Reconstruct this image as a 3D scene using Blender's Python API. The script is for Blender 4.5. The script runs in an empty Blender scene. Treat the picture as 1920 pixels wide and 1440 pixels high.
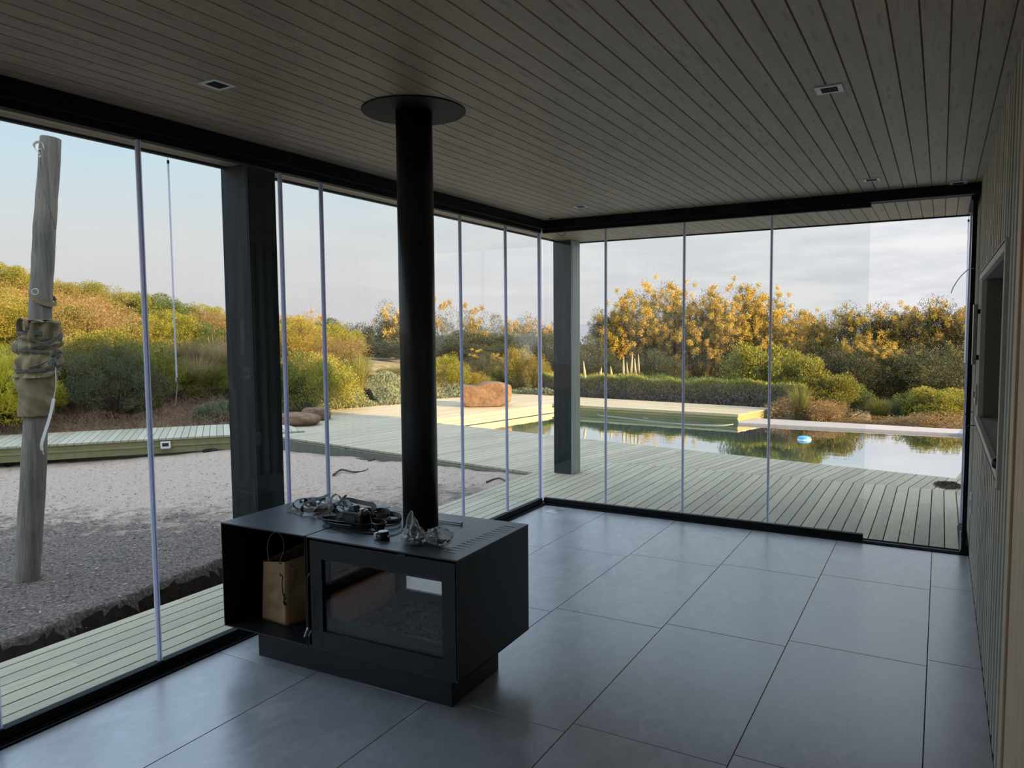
import bpy, math, random
import numpy as np
from mathutils import Vector, Matrix, noise

D = bpy.data; SC = bpy.context.scene; COL = SC.collection
random.seed(7); RNG = np.random.default_rng(7)
PI = math.pi

# ------------------------------------------------------------------ camera
F_PX = 1410.094
CAM = np.array([3.1727, -6.1205, 1.6])
yaw, pit, rol = 0.518234514, -0.0710497092, -0.00831667215
_cy, _sy, _cp, _sp, _cr, _sr = math.cos(yaw), math.sin(yaw), math.cos(pit), math.sin(pit), math.cos(rol), math.sin(rol)
FWD = np.array([-_sy*_cp, _cy*_cp, _sp]); _r = np.array([_cy, _sy, 0.]); _u = np.cross(_r, FWD)
RIGHT = _r*_cr + _u*_sr; UP = -_r*_sr + _u*_cr
cd = D.cameras.new('camera'); cam = D.objects.new('camera', cd); COL.objects.link(cam)
cd.sensor_width = 36; cd.lens = 36*F_PX/1920; cd.clip_end = 9000; cd.clip_start = .02
m = Matrix.Identity(4)
for i in range(3): m[i][0] = RIGHT[i]; m[i][1] = UP[i]; m[i][2] = -FWD[i]; m[i][3] = CAM[i]
cam.matrix_world = m
SC.camera = cam

# ------------------------------------------------------------------ exposure, sky, sun
SC.view_settings.view_transform = 'Standard'; SC.view_settings.look = 'None'
SC.view_settings.gamma = 1; SC.view_settings.use_curve_mapping = False
SC.view_settings.exposure = 0.3
W = D.worlds.new('sky'); SC.world = W; W.use_nodes = True
nt = W.node_tree; nt.nodes.clear()
def WN(t, **k):
    n = nt.nodes.new(t)
    for a, b in k.items(): setattr(n, a, b)
    return n
tc = WN('ShaderNodeTexCoord'); sep = WN('ShaderNodeSeparateXYZ'); nt.links.new(tc.outputs['Generated'], sep.inputs[0])
cr = WN('ShaderNodeValToRGB'); nt.links.new(sep.outputs['Z'], cr.inputs[0])
e = cr.color_ramp.elements
e[0].position = 0.0; e[0].color = (.56, .535, .555, 1); e[1].position = 1.0; e[1].color = (2.2, 2.7, 3.5, 1)
for p, c in ((.05, (.62, .59, .605, 1)), (.12, (.64, .65, .665, 1)), (.20, (.54, .67, .75, 1)), (.30, (.43, .62, .77, 1)), (.38, (.50, .72, .95, 1)), (.50, (1.6, 2.05, 2.75, 1))):
    x = cr.color_ramp.elements.new(p); x.color = c
# thin clouds: noise stretched flat, denser toward +x
mp = WN('ShaderNodeMapping'); mp.inputs['Scale'].default_value = (3.2, 3.2, 17)
nz = WN('ShaderNodeTexNoise'); nz.inputs['Scale'].default_value = 2.6; nz.inputs['Detail'].default_value = 7; nz.inputs['Roughness'].default_value = .58
nt.links.new(tc.outputs['Generated'], mp.inputs[0]); nt.links.new(mp.outputs[0], nz.inputs[0])
c2 = WN('ShaderNodeValToRGB'); c2.color_ramp.elements[0].position = .40; c2.color_ramp.elements[1].position = .62
nt.links.new(nz.outputs['Fac'], c2.inputs[0])
xr = WN('ShaderNodeMapRange'); xr.inputs['From Min'].default_value = -.75; xr.inputs['From Max'].default_value = .1
xr.inputs['To Min'].default_value = .12; xr.inputs['To Max'].default_value = .85
nt.links.new(sep.outputs['X'], xr.inputs['Value'])
ml = WN('ShaderNodeMath', operation='MULTIPLY'); nt.links.new(c2.outputs[0], ml.inputs[0]); nt.links.new(xr.outputs[0], ml.inputs[1])
# milky veil toward +x
vl = WN('ShaderNodeMapRange'); vl.inputs['From Min'].default_value = -.7; vl.inputs['From Max'].default_value = .1
vl.inputs['To Min'].default_value = 0; vl.inputs['To Max'].default_value = .55
nt.links.new(sep.outputs['X'], vl.inputs['Value'])
mv = WN('ShaderNodeMixRGB'); mv.inputs[2].default_value = (.56, .61, .68, 1)
nt.links.new(vl.outputs[0], mv.inputs[0]); nt.links.new(cr.outputs[0], mv.inputs[1])
mx = WN('ShaderNodeMixRGB'); mx.inputs[2].default_value = (.78, .76, .755, 1)
nt.links.new(ml.outputs[0], mx.inputs[0]); nt.links.new(mv.outputs[0], mx.inputs[1])
# warm glow around the sun's side of the sky
bg = WN('ShaderNodeBackground'); bg.inputs[1].default_value = 1.0; out = WN('ShaderNodeOutputWorld')
nt.links.new(mx.outputs[0], bg.inputs[0]); nt.links.new(bg.outputs[0], out.inputs[0])

sl = D.lights.new('sun', 'SUN'); sl.energy = 13; sl.color = (1.0, .68, .34); sl.angle = math.radians(.8)
so = D.objects.new('sun', sl); COL.objects.link(so); so.location = (20, -4, 8)
SUN_TO = Vector((1, -.06, .245)).normalized()
so.rotation_euler = SUN_TO.to_track_quat('Z', 'Y').to_euler()

# ------------------------------------------------------------------ point helpers
def ray(p): return FWD + (p[0]-960)/F_PX*RIGHT - (p[1]-720)/F_PX*UP
def at(px, py, ax, v):
    d = ray((px, py)); return CAM + (v-CAM[ax])/d[ax]*d
def atd(px, py, dist):                       # at a horizontal distance from the camera
    d = ray((px, py)); return CAM + dist/math.hypot(d[0], d[1])*d

# ------------------------------------------------------------------ materials
MATS = {}
def nodes(name):
    m = D.materials.new(name); m.use_nodes = True; t = m.node_tree; b = t.nodes['Principled BSDF']; MATS[name] = m
    return m, t, b
def N(t, typ, **k):
    n = t.nodes.new(typ)
    for a, v in k.items(): setattr(n, a, v)
    return n
def L(t, a, b): t.links.new(a, b)
def mixc(t, fac, a, b, mode='MIX'):
    n = N(t, 'ShaderNodeMixRGB', blend_type=mode)
    for i, v in ((0, fac), (1, a), (2, b)):
        if hasattr(v, 'is_output') or isinstance(v, bpy.types.NodeSocket): L(t, v, n.inputs[i])
        elif isinstance(v, tuple): n.inputs[i].default_value = (*v[:3], 1)
        else: n.inputs[i].default_value = v
    return n.outputs[0]
def ramp(t, inp, stops):
    n = N(t, 'ShaderNodeValToRGB'); L(t, inp, n.inputs[0]); els = n.color_ramp.elements
    els[0].position, els[0].color = stops[0][0], (*stops[0][1], 1); els[1].position, els[1].color = stops[-1][0], (*stops[-1][1], 1)
    for p, c in stops[1:-1]:
        x = els.new(p); x.color = (*c, 1)
    return n.outputs[0]
def ntex(t, scale, detail=4, rough=.55, mscale=(1, 1, 1), rot=(0, 0, 0), off=None, dist=0):
    c = N(t, 'ShaderNodeTexCoord'); mp = N(t, 'ShaderNodeMapping'); mp.inputs['Scale'].default_value = mscale; mp.inputs['Rotation'].default_value = rot
    src = c.outputs['Object']
    if off is not None:
        va = N(t, 'ShaderNodeVectorMath', operation='ADD'); L(t, src, va.inputs[0]); L(t, off, va.inputs[1]); src = va.outputs[0]
    L(t, src, mp.inputs[0])
    n = N(t, 'ShaderNodeTexNoise'); n.inputs['Scale'].default_value = scale; n.inputs['Detail'].default_value = detail
    n.inputs['Roughness'].default_value = rough; n.inputs['Distortion'].default_value = dist; L(t, mp.outputs[0], n.inputs[0])
    return n.outputs['Fac']
def bump(t, b, h, s=.2, d=.01):
    n = N(t, 'ShaderNodeBump'); n.inputs['Strength'].default_value = s; n.inputs['Distance'].default_value = d
    L(t, h, n.inputs['Height']); L(t, n.outputs[0], b.inputs['Normal'])
def plain(name, c, rough=.5, metal=0, spec=.5, var=.12, scale=30, bmp=.05):
    m, t, b = nodes(name)
    n = ntex(t, scale, 4)
    lo = tuple(x*(1-var) for x in c); hi = tuple(min(1, x*(1+var)) for x in c)
    L(t, ramp(t, n, [(.3, lo), (.7, hi)]), b.inputs['Base Color'])
    b.inputs['Roughness'].default_value = rough; b.inputs['Metallic'].default_value = metal; b.inputs['Specular IOR Level'].default_value = spec
    if bmp: bump(t, b, n, bmp, .004)
    return m
def wood(name, c, axis_scale, rot=0, rough=.65, knots=.5, var=.18, green=None, grain=.35, ks=(.035, .10)):
    """boards: grain stretched along one axis, every board a tone of its own"""
    m, t, b = nodes(name)
    g = N(t, 'ShaderNodeNewGeometry'); rnd = g.outputs['Random Per Island']
    cx = N(t, 'ShaderNodeCombineXYZ'); mu = N(t, 'ShaderNodeMath', operation='MULTIPLY'); mu.inputs[1].default_value = 37.; L(t, rnd, mu.inputs[0])
    for i in range(3): L(t, mu.outputs[0], cx.inputs[i])
    gr = ntex(t, 9, 6, .6, axis_scale, (0, 0, rot), cx.outputs[0], 1.2)
    big = ntex(t, 2.2, 3, .5, axis_scale, (0, 0, rot), cx.outputs[0])
    lo = tuple(x*(1-grain) for x in c)
    col = ramp(t, gr, [(.28, lo), (.5, c), (.75, tuple(min(1, x*1.12) for x in c))])
    if green: col = mixc(t, ramp(t, big, [(.4, (0, 0, 0)), (.65, (1, 1, 1))]), col, green, 'MIX')
    vr = N(t, 'ShaderNodeMapRange'); L(t, rnd, vr.inputs['Value']); vr.inputs['To Min'].default_value = 1-var; vr.inputs['To Max'].default_value = 1+var*.6
    cc = N(t, 'ShaderNodeCombineXYZ')
    for i in range(3): L(t, vr.outputs[0], cc.inputs[i])
    col = mixc(t, 1., col, cc.outputs[0], 'MULTIPLY')
    # knots
    kmp = tuple(a*1.0 for a in axis_scale)
    c0 = N(t, 'ShaderNodeTexCoord'); va = N(t, 'ShaderNodeVectorMath', operation='ADD'); L(t, c0.outputs['Object'], va.inputs[0]); L(t, cx.outputs[0], va.inputs[1])
    mp = N(t, 'ShaderNodeMapping'); mp.inputs['Scale'].default_value = tuple(.55*a+.25 for a in kmp); mp.inputs['Rotation'].default_value = (0, 0, rot)
    L(t, va.outputs[0], mp.inputs[0])
    v = N(t, 'ShaderNodeTexVoronoi'); v.inputs['Scale'].default_value = 5.5; L(t, mp.outputs[0], v.inputs['Vector'])
    k = ramp(t, v.outputs['Distance'], [(ks[0], (1, 1, 1)), (ks[1], (0, 0, 0))])
    kf = mixc(t, knots, (0, 0, 0), k)
    col = mixc(t, kf, col, tuple(x*.42 for x in c))
    L(t, col, b.inputs['Base Color']); b.inputs['Roughness'].default_value = rough
    bump(t, b, gr, .25, .003)
    return m
def leafmat(name, cols, trans=.35, rough=.5):
    m, t, b = nodes(name)
    g = N(t, 'ShaderNodeNewGeometry'); oi = N(t, 'ShaderNodeObjectInfo')
    col = ramp(t, g.outputs['Random Per Island'], [(i/(len(cols)-1), c) for i, c in enumerate(cols)])
    hv = N(t, 'ShaderNodeHueSaturation'); L(t, col, hv.inputs['Color'])
    r2 = N(t, 'ShaderNodeMapRange'); L(t, oi.outputs['Random'], r2.inputs['Value']); r2.inputs['To Min'].default_value = .75; r2.inputs['To Max'].default_value = 1.2
    L(t, r2.outputs[0], hv.inputs['Value'])
    L(t, hv.outputs[0], b.inputs['Base Color']); b.inputs['Roughness'].default_value = rough; b.inputs['Specular IOR Level'].default_value = .3
    tr = N(t, 'ShaderNodeBsdfTranslucent'); L(t, hv.outputs[0], tr.inputs[0])
    ms = N(t, 'ShaderNodeMixShader'); ms.inputs[0].default_value = trans
    L(t, b.outputs[0], ms.inputs[1]); L(t, tr.outputs[0], ms.inputs[2]); L(t, ms.outputs[0], t.nodes['Material Output'].inputs[0])
    return m
def thin_glass(name, tint=(.93, .96, .95), base=.035, dirt=0.0, rough=0.0, haze=(.7, .72, .72), power=5):
    """thin glass: Schlick reflection over a clear tinted body"""
    m, t, b = nodes(name); t.nodes.remove(b)
    lw = N(t, 'ShaderNodeLayerWeight'); lw.inputs[0].default_value = .5
    p = N(t, 'ShaderNodeMath', operation='POWER'); L(t, lw.outputs['Facing'], p.inputs[0]); p.inputs[1].default_value = power
    mr = N(t, 'ShaderNodeMapRange'); L(t, p.outputs[0], mr.inputs['Value']); mr.inputs['To Min'].default_value = base; mr.inputs['To Max'].default_value = .95
    tr = N(t, 'ShaderNodeBsdfTransparent'); tr.inputs[0].default_value = (*tint, 1)
    gl = N(t, 'ShaderNodeBsdfGlossy'); gl.inputs['Roughness'].default_value = rough; gl.inputs['Color'].default_value = (1, 1, 1, 1)
    ms = N(t, 'ShaderNodeMixShader'); L(t, mr.outputs[0], ms.inputs[0]); L(t, tr.outputs[0], ms.inputs[1]); L(t, gl.outputs[0], ms.inputs[2])
    o = ms.outputs[0]
    if dirt:
        n = ntex(t, 2.3, 6, .7, (1, 1, .5)); f = ramp(t, n, [(.5, (.25, .25, .25)), (.8, (1, 1, 1))])
        mm = N(t, 'ShaderNodeMath', operation='MULTIPLY'); L(t, f, mm.inputs[0]); mm.inputs[1].default_value = dirt
        df = N(t, 'ShaderNodeBsdfDiffuse'); df.inputs[0].default_value = (*haze, 1)
        m2 = N(t, 'ShaderNodeMixShader'); L(t, mm.outputs[0], m2.inputs[0]); L(t, o, m2.inputs[1]); L(t, df.outputs[0], m2.inputs[2]); o = m2.outputs[0]
    L(t, o, t.nodes['Material Output'].inputs[0])
    return m

ROT = math.atan2(-.2, 1.)                                   # the pool and its deck lie 11 degrees off the house
M_deck = wood('deck_wood', (.44, .385, .26), (9, .55, 9), 0, .7, .5, .14, (.385, .36, .25))
M_deck2 = wood('deck_wood_rotated', (.43, .37, .25), (9, .55, 9), -ROT, .7, .5, .14, (.385, .35, .24))
M_deck3 = wood('walkway_wood', (.42, .385, .28), (9, .55, 9), 0, .7, .5, .16, (.37, .365, .26))
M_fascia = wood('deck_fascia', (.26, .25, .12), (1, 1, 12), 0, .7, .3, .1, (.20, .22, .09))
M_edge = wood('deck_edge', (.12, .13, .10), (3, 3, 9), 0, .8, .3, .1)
M_ceil = wood('ceiling_wood', (.37, .285, .20), (9, .9, 9), 0, .5, .62, .12, (.31, .25, .19), .34, (.06, .30))
M_slat = wood('batten_wood', (.48, .45, .37), (9, 9, .5), 0, .65, .4, .22, (.40, .40, .33))
M_pine = wood('pine_boards', (.58, .42, .26), (9, 9, .45), 0, .55, .45, .08, None, .15)
M_beam = plain('black_painted_steel', (.010, .012, .016), .6, 0, .15, .2, 8)
M_alu = plain('black_aluminium', (.012, .014, .016), .6, 0, .12, .15, 20)
M_stove = plain('stove_black_steel', (.008, .010, .013), .42, .1, .4, .15, 14, .02)
M_stovetop = plain('stove_top_steel', (.05, .055, .065), .36, .2, .6, .2, 9, .02)
M_flue = plain('flue_black_paint', (.018, .018, .018), .36, .1, .5, .1, 10, .02)
M_dark = plain('dark_gap', (.01, .01, .01), .8, 0, .2)
M_grout = plain('grout', (.05, .055, .06), .8)
M_concrete = plain('pool_rim_concrete', (.33, .31, .30), .6, 0, .4, .08, 20)
M_teal = plain('pool_plaster', (.16, .36, .38), .5, 0, .4, .15, 3)
M_white = plain('white_plastic', (.75, .76, .76), .35, 0, .5, .03, 20, 0)
M_black = plain('black_plastic', (.012, .012, .013), .35, 0, .5, .1, 40)
M_chrome = plain('brushed_steel', (.6, .6, .6), .25, 1, .5, .05, 40, 0)
M_niche = plain('niche_panel', (.20, .175, .15), .6, 0, .4, .1, 6)
M_wall = plain('plaster', (.42, .40, .36), .7, 0, .3, .05, 6)
M_trimw = wood('pale_trim_wood', (.58, .56, .49), (4, .5, 9), 0, .6, .2, .05, (.5, .5, .45), .15)

# stained timber posts: blue-green black with streaks and a scuff of pale paint
m, t, b = nodes('stained_post')
a_ = ntex(t, 5, 6, .6, (6, 6, .35)); c_ = ntex(t, 1.7, 4, .6, (2, 2, .8), dist=1.5)
col = ramp(t, a_, [(.3, (.008, .014, .018)), (.6, (.018, .027, .032)), (.85, (.036, .048, .052))])
col = mixc(t, ramp(t, c_, [(.60, (0, 0, 0)), (.78, (.5, .5, .5))]), col, (.12, .14, .145))
L(t, col, b.inputs['Base Color']); b.inputs['Roughness'].default_value = .5; b.inputs['Specular IOR Level'].default_value = .22; bump(t, b, a_, .2, .003); M_post = m
m, t, b = nodes('pale_post_face')  # paler grey-green, for the right side of the far post
a_ = ntex(t, 5, 6, .6, (6, 6, .35)); c_ = ntex(t, 2.5, 4, .6, (2, 2, .6), dist=2)
col = ramp(t, a_, [(.3, (.24, .28, .25)), (.7, (.38, .43, .38))]); col = mixc(t, ramp(t, c_, [(.6, (0, 0, 0)), (.7, (.7, .7, .7))]), col, (.50, .54, .50))
L(t, col, b.inputs['Base Color']); b.inputs['Roughness'].default_value = .6; M_postface = m

# floor tile: grey concrete-look porcelain, cloudy
m, t, b = nodes('concrete_tile')
g = N(t, 'ShaderNodeNewGeometry'); cx = N(t, 'ShaderNodeCombineXYZ'); mu = N(t, 'ShaderNodeMath', operation='MULTIPLY'); mu.inputs[1].default_value = 91.
L(t, g.outputs['Random Per Island'], mu.inputs[0]); L(t, mu.outputs[0], cx.inputs[0]); L(t, mu.outputs[0], cx.inputs[1])
n1 = ntex(t, 1.6, 8, .62, (1, 1, 1), (0, 0, 0), cx.outputs[0], .6); n2 = ntex(t, 9, 8, .7, (1, .6, 1), (0, 0, .4), cx.outputs[0], 1.2)
col = ramp(t, n1, [(.3, (.27, .27, .28)), (.5, (.345, .35, .36)), (.72, (.42, .425, .44))])
col = mixc(t, .5, col, ramp(t, n2, [(.35, (.19, .21, .22)), (.55, (.34, .34, .35)), (.72, (.52, .525, .54))]))
L(t, col, b.inputs['Base Color'])
rr = N(t, 'ShaderNodeMapRange'); L(t, n2, rr.inputs['Value']); rr.inputs['To Min'].default_value = .24; rr.inputs['To Max'].default_value = .36
L(t, rr.outputs[0], b.inputs['Roughness']); b.inputs['Specular IOR Level'].default_value = .5; b.inputs['IOR'].default_value = 2.05
bump(t, b, n2, .04, .003); M_tile = m

# sand with ash-dark litter around the log
m, t, b = nodes('sand')
n1 = ntex(t, 45, 6, .7); n2 = ntex(t, 6, 6, .65); n3 = ntex(t, 130, 2, .6, (1, .4, 1))
col = ramp(t, n1, [(.3, (.28, .215, .17)), (.55, (.47, .375, .30)), (.75, (.58, .475, .39))])
col = mixc(t, ramp(t, n3, [(.60, (0, 0, 0)), (.70, (.8, .8, .8))]), col, (.13, .10, .09))
# where the dark soil lies
tcn = N(t, 'ShaderNodeTexCoord'); sx = N(t, 'ShaderNodeSeparateXYZ'); L(t, tcn.outputs['Object'], sx.inputs[0])
def lin(a, bx, by):
    m1 = N(t, 'ShaderNodeMath', operation='MULTIPLY_ADD'); L(t, sx.outputs['X'], m1.inputs[0]); m1.inputs[1].default_value = bx; m1.inputs[2].default_value = a
    m2 = N(t, 'ShaderNodeMath', operation='MULTIPLY_ADD'); L(t, sx.outputs['Y'], m2.inputs[0]); m2.inputs[1].default_value = by; L(t, m1.outputs[0], m2.inputs[2]); return m2.outputs[0]
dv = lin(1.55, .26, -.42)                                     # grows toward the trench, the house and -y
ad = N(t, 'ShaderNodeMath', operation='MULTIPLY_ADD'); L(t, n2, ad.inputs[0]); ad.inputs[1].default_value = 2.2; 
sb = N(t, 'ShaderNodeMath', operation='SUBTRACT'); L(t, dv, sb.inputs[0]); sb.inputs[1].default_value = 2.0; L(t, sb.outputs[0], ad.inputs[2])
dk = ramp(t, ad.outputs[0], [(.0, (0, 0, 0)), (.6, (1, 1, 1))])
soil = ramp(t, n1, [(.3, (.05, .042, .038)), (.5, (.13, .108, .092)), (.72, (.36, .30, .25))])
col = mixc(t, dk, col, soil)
L(t, col, b.inputs['Base Color']); b.inputs['Roughness'].default_value = .95; b.inputs['Specular IOR Level'].default_value = .1
bump(t, b, n1, .6, .02); M_sand = m
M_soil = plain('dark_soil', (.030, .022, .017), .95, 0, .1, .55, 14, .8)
M_ground = plain('dry_ground', (.20, .16, .09), .95, 0, .1, .4, 4, .3)
M_log = plain('weathered_log', (.24, .215, .18), .85, 0, .2, .3, 7, .4)
m, t, b = nodes('weathered_log_grain')
a_ = ntex(t, 6, 7, .65, (7, 7, .4), dist=.8); c_ = ntex(t, 2, 4, .6)
col = ramp(t, a_, [(.28, (.06, .055, .05)), (.5, (.22, .20, .17)), (.75, (.36, .34, .30))]); col = mixc(t, .35, col, ramp(t, c_, [(.35, (.10, .10, .09)), (.65, (.34, .30, .23))]))
L(t, col, b.inputs['Base Color']); b.inputs['Roughness'].default_value = .85; bump(t, b, a_, .5, .01); M_log = m
M_canvas = plain('khaki_canvas', (.27, .22, .13), .9, 0, .1, .18, 9, .3)
M_rope = plain('grey_rope', (.14, .15, .15), .8, 0, .2, .3, 60, .4)
M_strap = plain('pale_strap', (.62, .60, .56), .8, 0, .2, .1, 60, .2)
M_web = plain('grey_webbing', (.15, .145, .13), .75, 0, .3, .15, 90, .2)
M_web2 = plain('light_webbing', (.36, .38, .39), .6, 0, .4, .1, 90, .2)
M_straptext = plain('strap_text', (.35, .36, .35), .6)
M_kraft = plain('kraft_paper', (.36, .225, .12), .8, 0, .2, .15, 7, .5)
M_kraft2 = plain('kraft_paper_inside', (.24, .17, .11), .85, 0, .2, .15, 7, .3)
M_ink = plain('black_ink', (.01, .01, .01), .7)
M_brick = plain('vermiculite', (.72, .36, .19), .85, 0, .2, .12, 8, .2)
M_ash = plain('ash', (.10, .085, .075), .95, 0, .1, .5, 40, .6)
M_glass = thin_glass('clear_glass', (.955, .97, .965), .025, .014)
M_stoveglass = thin_glass('stove_glass', (.90, .88, .86), .03, .008, 0, (.2, .2, .2))
m, t, b = nodes('clear_seal'); b.inputs['Base Color'].default_value = (.92, .92, .95, 1); b.inputs['Roughness'].default_value = .25
tr = N(t, 'ShaderNodeBsdfTranslucent'); tr.inputs[0].default_value = (.92, .92, .97, 1); tp = N(t, 'ShaderNodeBsdfTransparent'); tp.inputs[0].default_value = (.9, .91, 1, 1)
m1 = N(t, 'ShaderNodeMixShader'); m1.inputs[0].default_value = .6; L(t, b.outputs[0], m1.inputs[1]); L(t, tr.outputs[0], m1.inputs[2])
m2 = N(t, 'ShaderNodeMixShader'); m2.inputs[0].default_value = .45; L(t, m1.outputs[0], m2.inputs[1]); L(t, tp.outputs[0], m2.inputs[2]); L(t, m2.outputs[0], t.nodes['Material Output'].inputs[0]); M_seal = m
m, t, b = nodes('seal_core'); b.inputs['Base Color'].default_value = (.60, .62, .76, 1); b.inputs['Roughness'].default_value = .3
tr = N(t, 'ShaderNodeBsdfTranslucent'); tr.inputs[0].default_value = (.66, .68, .82, 1)
m1 = N(t, 'ShaderNodeMixShader'); m1.inputs[0].default_value = .55; L(t, b.outputs[0], m1.inputs[1]); L(t, tr.outputs[0], m1.inputs[2]); L(t, m1.outputs[0], t.nodes['Material Output'].inputs[0]); M_sealcore = m
M_plasticbag = thin_glass('clear_plastic', (.92, .93, .93), .08, .42, .15, (.75, .76, .78))
M_rod = M_seal
m, t, b = nodes('sandstone')
n1 = ntex(t, 2.2, 7, .65, (1, 1, 1.6), dist=1.5); n2 = ntex(t, 14, 6, .7)
col = ramp(t, n1, [(.3, (.09, .046, .026)), (.5, (.18, .10, .056)), (.7, (.26, .165, .10))]); col = mixc(t, .3, col, ramp(t, n2, [(.35, (.06, .036, .025)), (.6, (.34, .22, .13))]))
L(t, col, b.inputs['Base Color']); b.inputs['Roughness'].default_value = .9; bump(t, b, n2, .5, .03); M_rock = m
# water
m = thin_glass('pool_water', (.80, .93, .92), .18, power=1.35); t = m.node_tree; M_water = m
gl = [n for n in t.nodes if n.type == 'BSDF_GLOSSY'][0]; lw = [n for n in t.nodes if n.type == 'LAYER_WEIGHT'][0]
w1 = ntex(t, 3.2, 3, .5, (1, 1.6, 1)); bn = N(t, 'ShaderNodeBump'); bn.inputs['Strength'].default_value = .06; bn.inputs['Distance'].default_value = .02
L(t, w1, bn.inputs['Height']); L(t, bn.outputs[0], gl.inputs['Normal'])
M_sea = plain('sea', (.42, .48, .56), .35, 0, .5, .05, .01, 0)
M_hillhaze = plain('far_hills', (.23, .245, .29), 1., 0, 0, .06, .004, 0)  # distance haze is put into this pale blue-grey colour
M_bark = plain('bark', (.10, .075, .055), .9, 0, .1, .3, 20, .3)
M_twig = plain('dry_twig', (.33, .25, .17), .9, 0, .1, .3, 20, .2)
LF_yg = leafmat('leaf_yellow_green', [(0.086, 0.103, 0.017), (0.189, 0.206, 0.03), (0.292, 0.275, 0.043), (0.396, 0.344, 0.06)])
LF_g = leafmat('leaf_green', [(0.043, 0.069, 0.022), (0.095, 0.138, 0.034), (0.163, 0.206, 0.052)])
LF_dk = leafmat('leaf_dark', [(.020, .027, .013), (.045, .054, .025), (.085, .09, .042), (.14, .135, .06)])
LF_gr = leafmat('leaf_grey_green', [(.075, .085, .045), (.13, .14, .075), (.20, .20, .11)])
LF_tan = leafmat('leaf_tan', [(0.172, 0.112, 0.052), (0.31, 0.206, 0.086), (0.429, 0.31, 0.146)])
LF_or = leafmat('leaf_orange', [(0.219, 0.163, 0.034), (0.336, 0.258, 0.052), (0.278, 0.284, 0.069)])
LF_sil = leafmat('leaf_silver', [(0.138, 0.172, 0.12), (0.232, 0.267, 0.172), (0.327, 0.327, 0.172)])
LF_red = leafmat('leaf_red', [(0.22, 0.1, 0.09), (0.33, 0.16, 0.14), (0.36, 0.24, 0.16), (0.22, 0.22, 0.1)])
LF_flow = leafmat('blossom_yellow', [(0.382, 0.242, 0.045), (0.541, 0.382, 0.064), (0.605, 0.483, 0.114)], .3)
LF_bry = leafmat('leaf_bright_yellow', [(0.387, 0.327, 0.026), (0.605, 0.532, 0.043), (0.605, 0.605, 0.069)])
LF_grass = leafmat('dry_grass', [(0.242, 0.172, 0.077), (0.35, 0.267, 0.127), (0.42, 0.344, 0.191)])
LF_ggrass = leafmat('green_grass', [(0.127, 0.153, 0.032), (0.229, 0.229, 0.051), (0.305, 0.267, 0.089)])
LF_hedge = leafmat('hedge_leaf', [(.10, .12, .04), (.25, .28, .07), (.44, .44, .11)])
LF_htwig = leafmat('hedge_twig', [(.17, .15, .125), (.32, .28, .235), (.48, .42, .35)], .1)
LF_pale = leafmat('pale_plume', [(.42, .34, .22), (.55, .46, .32)], .2)

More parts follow.
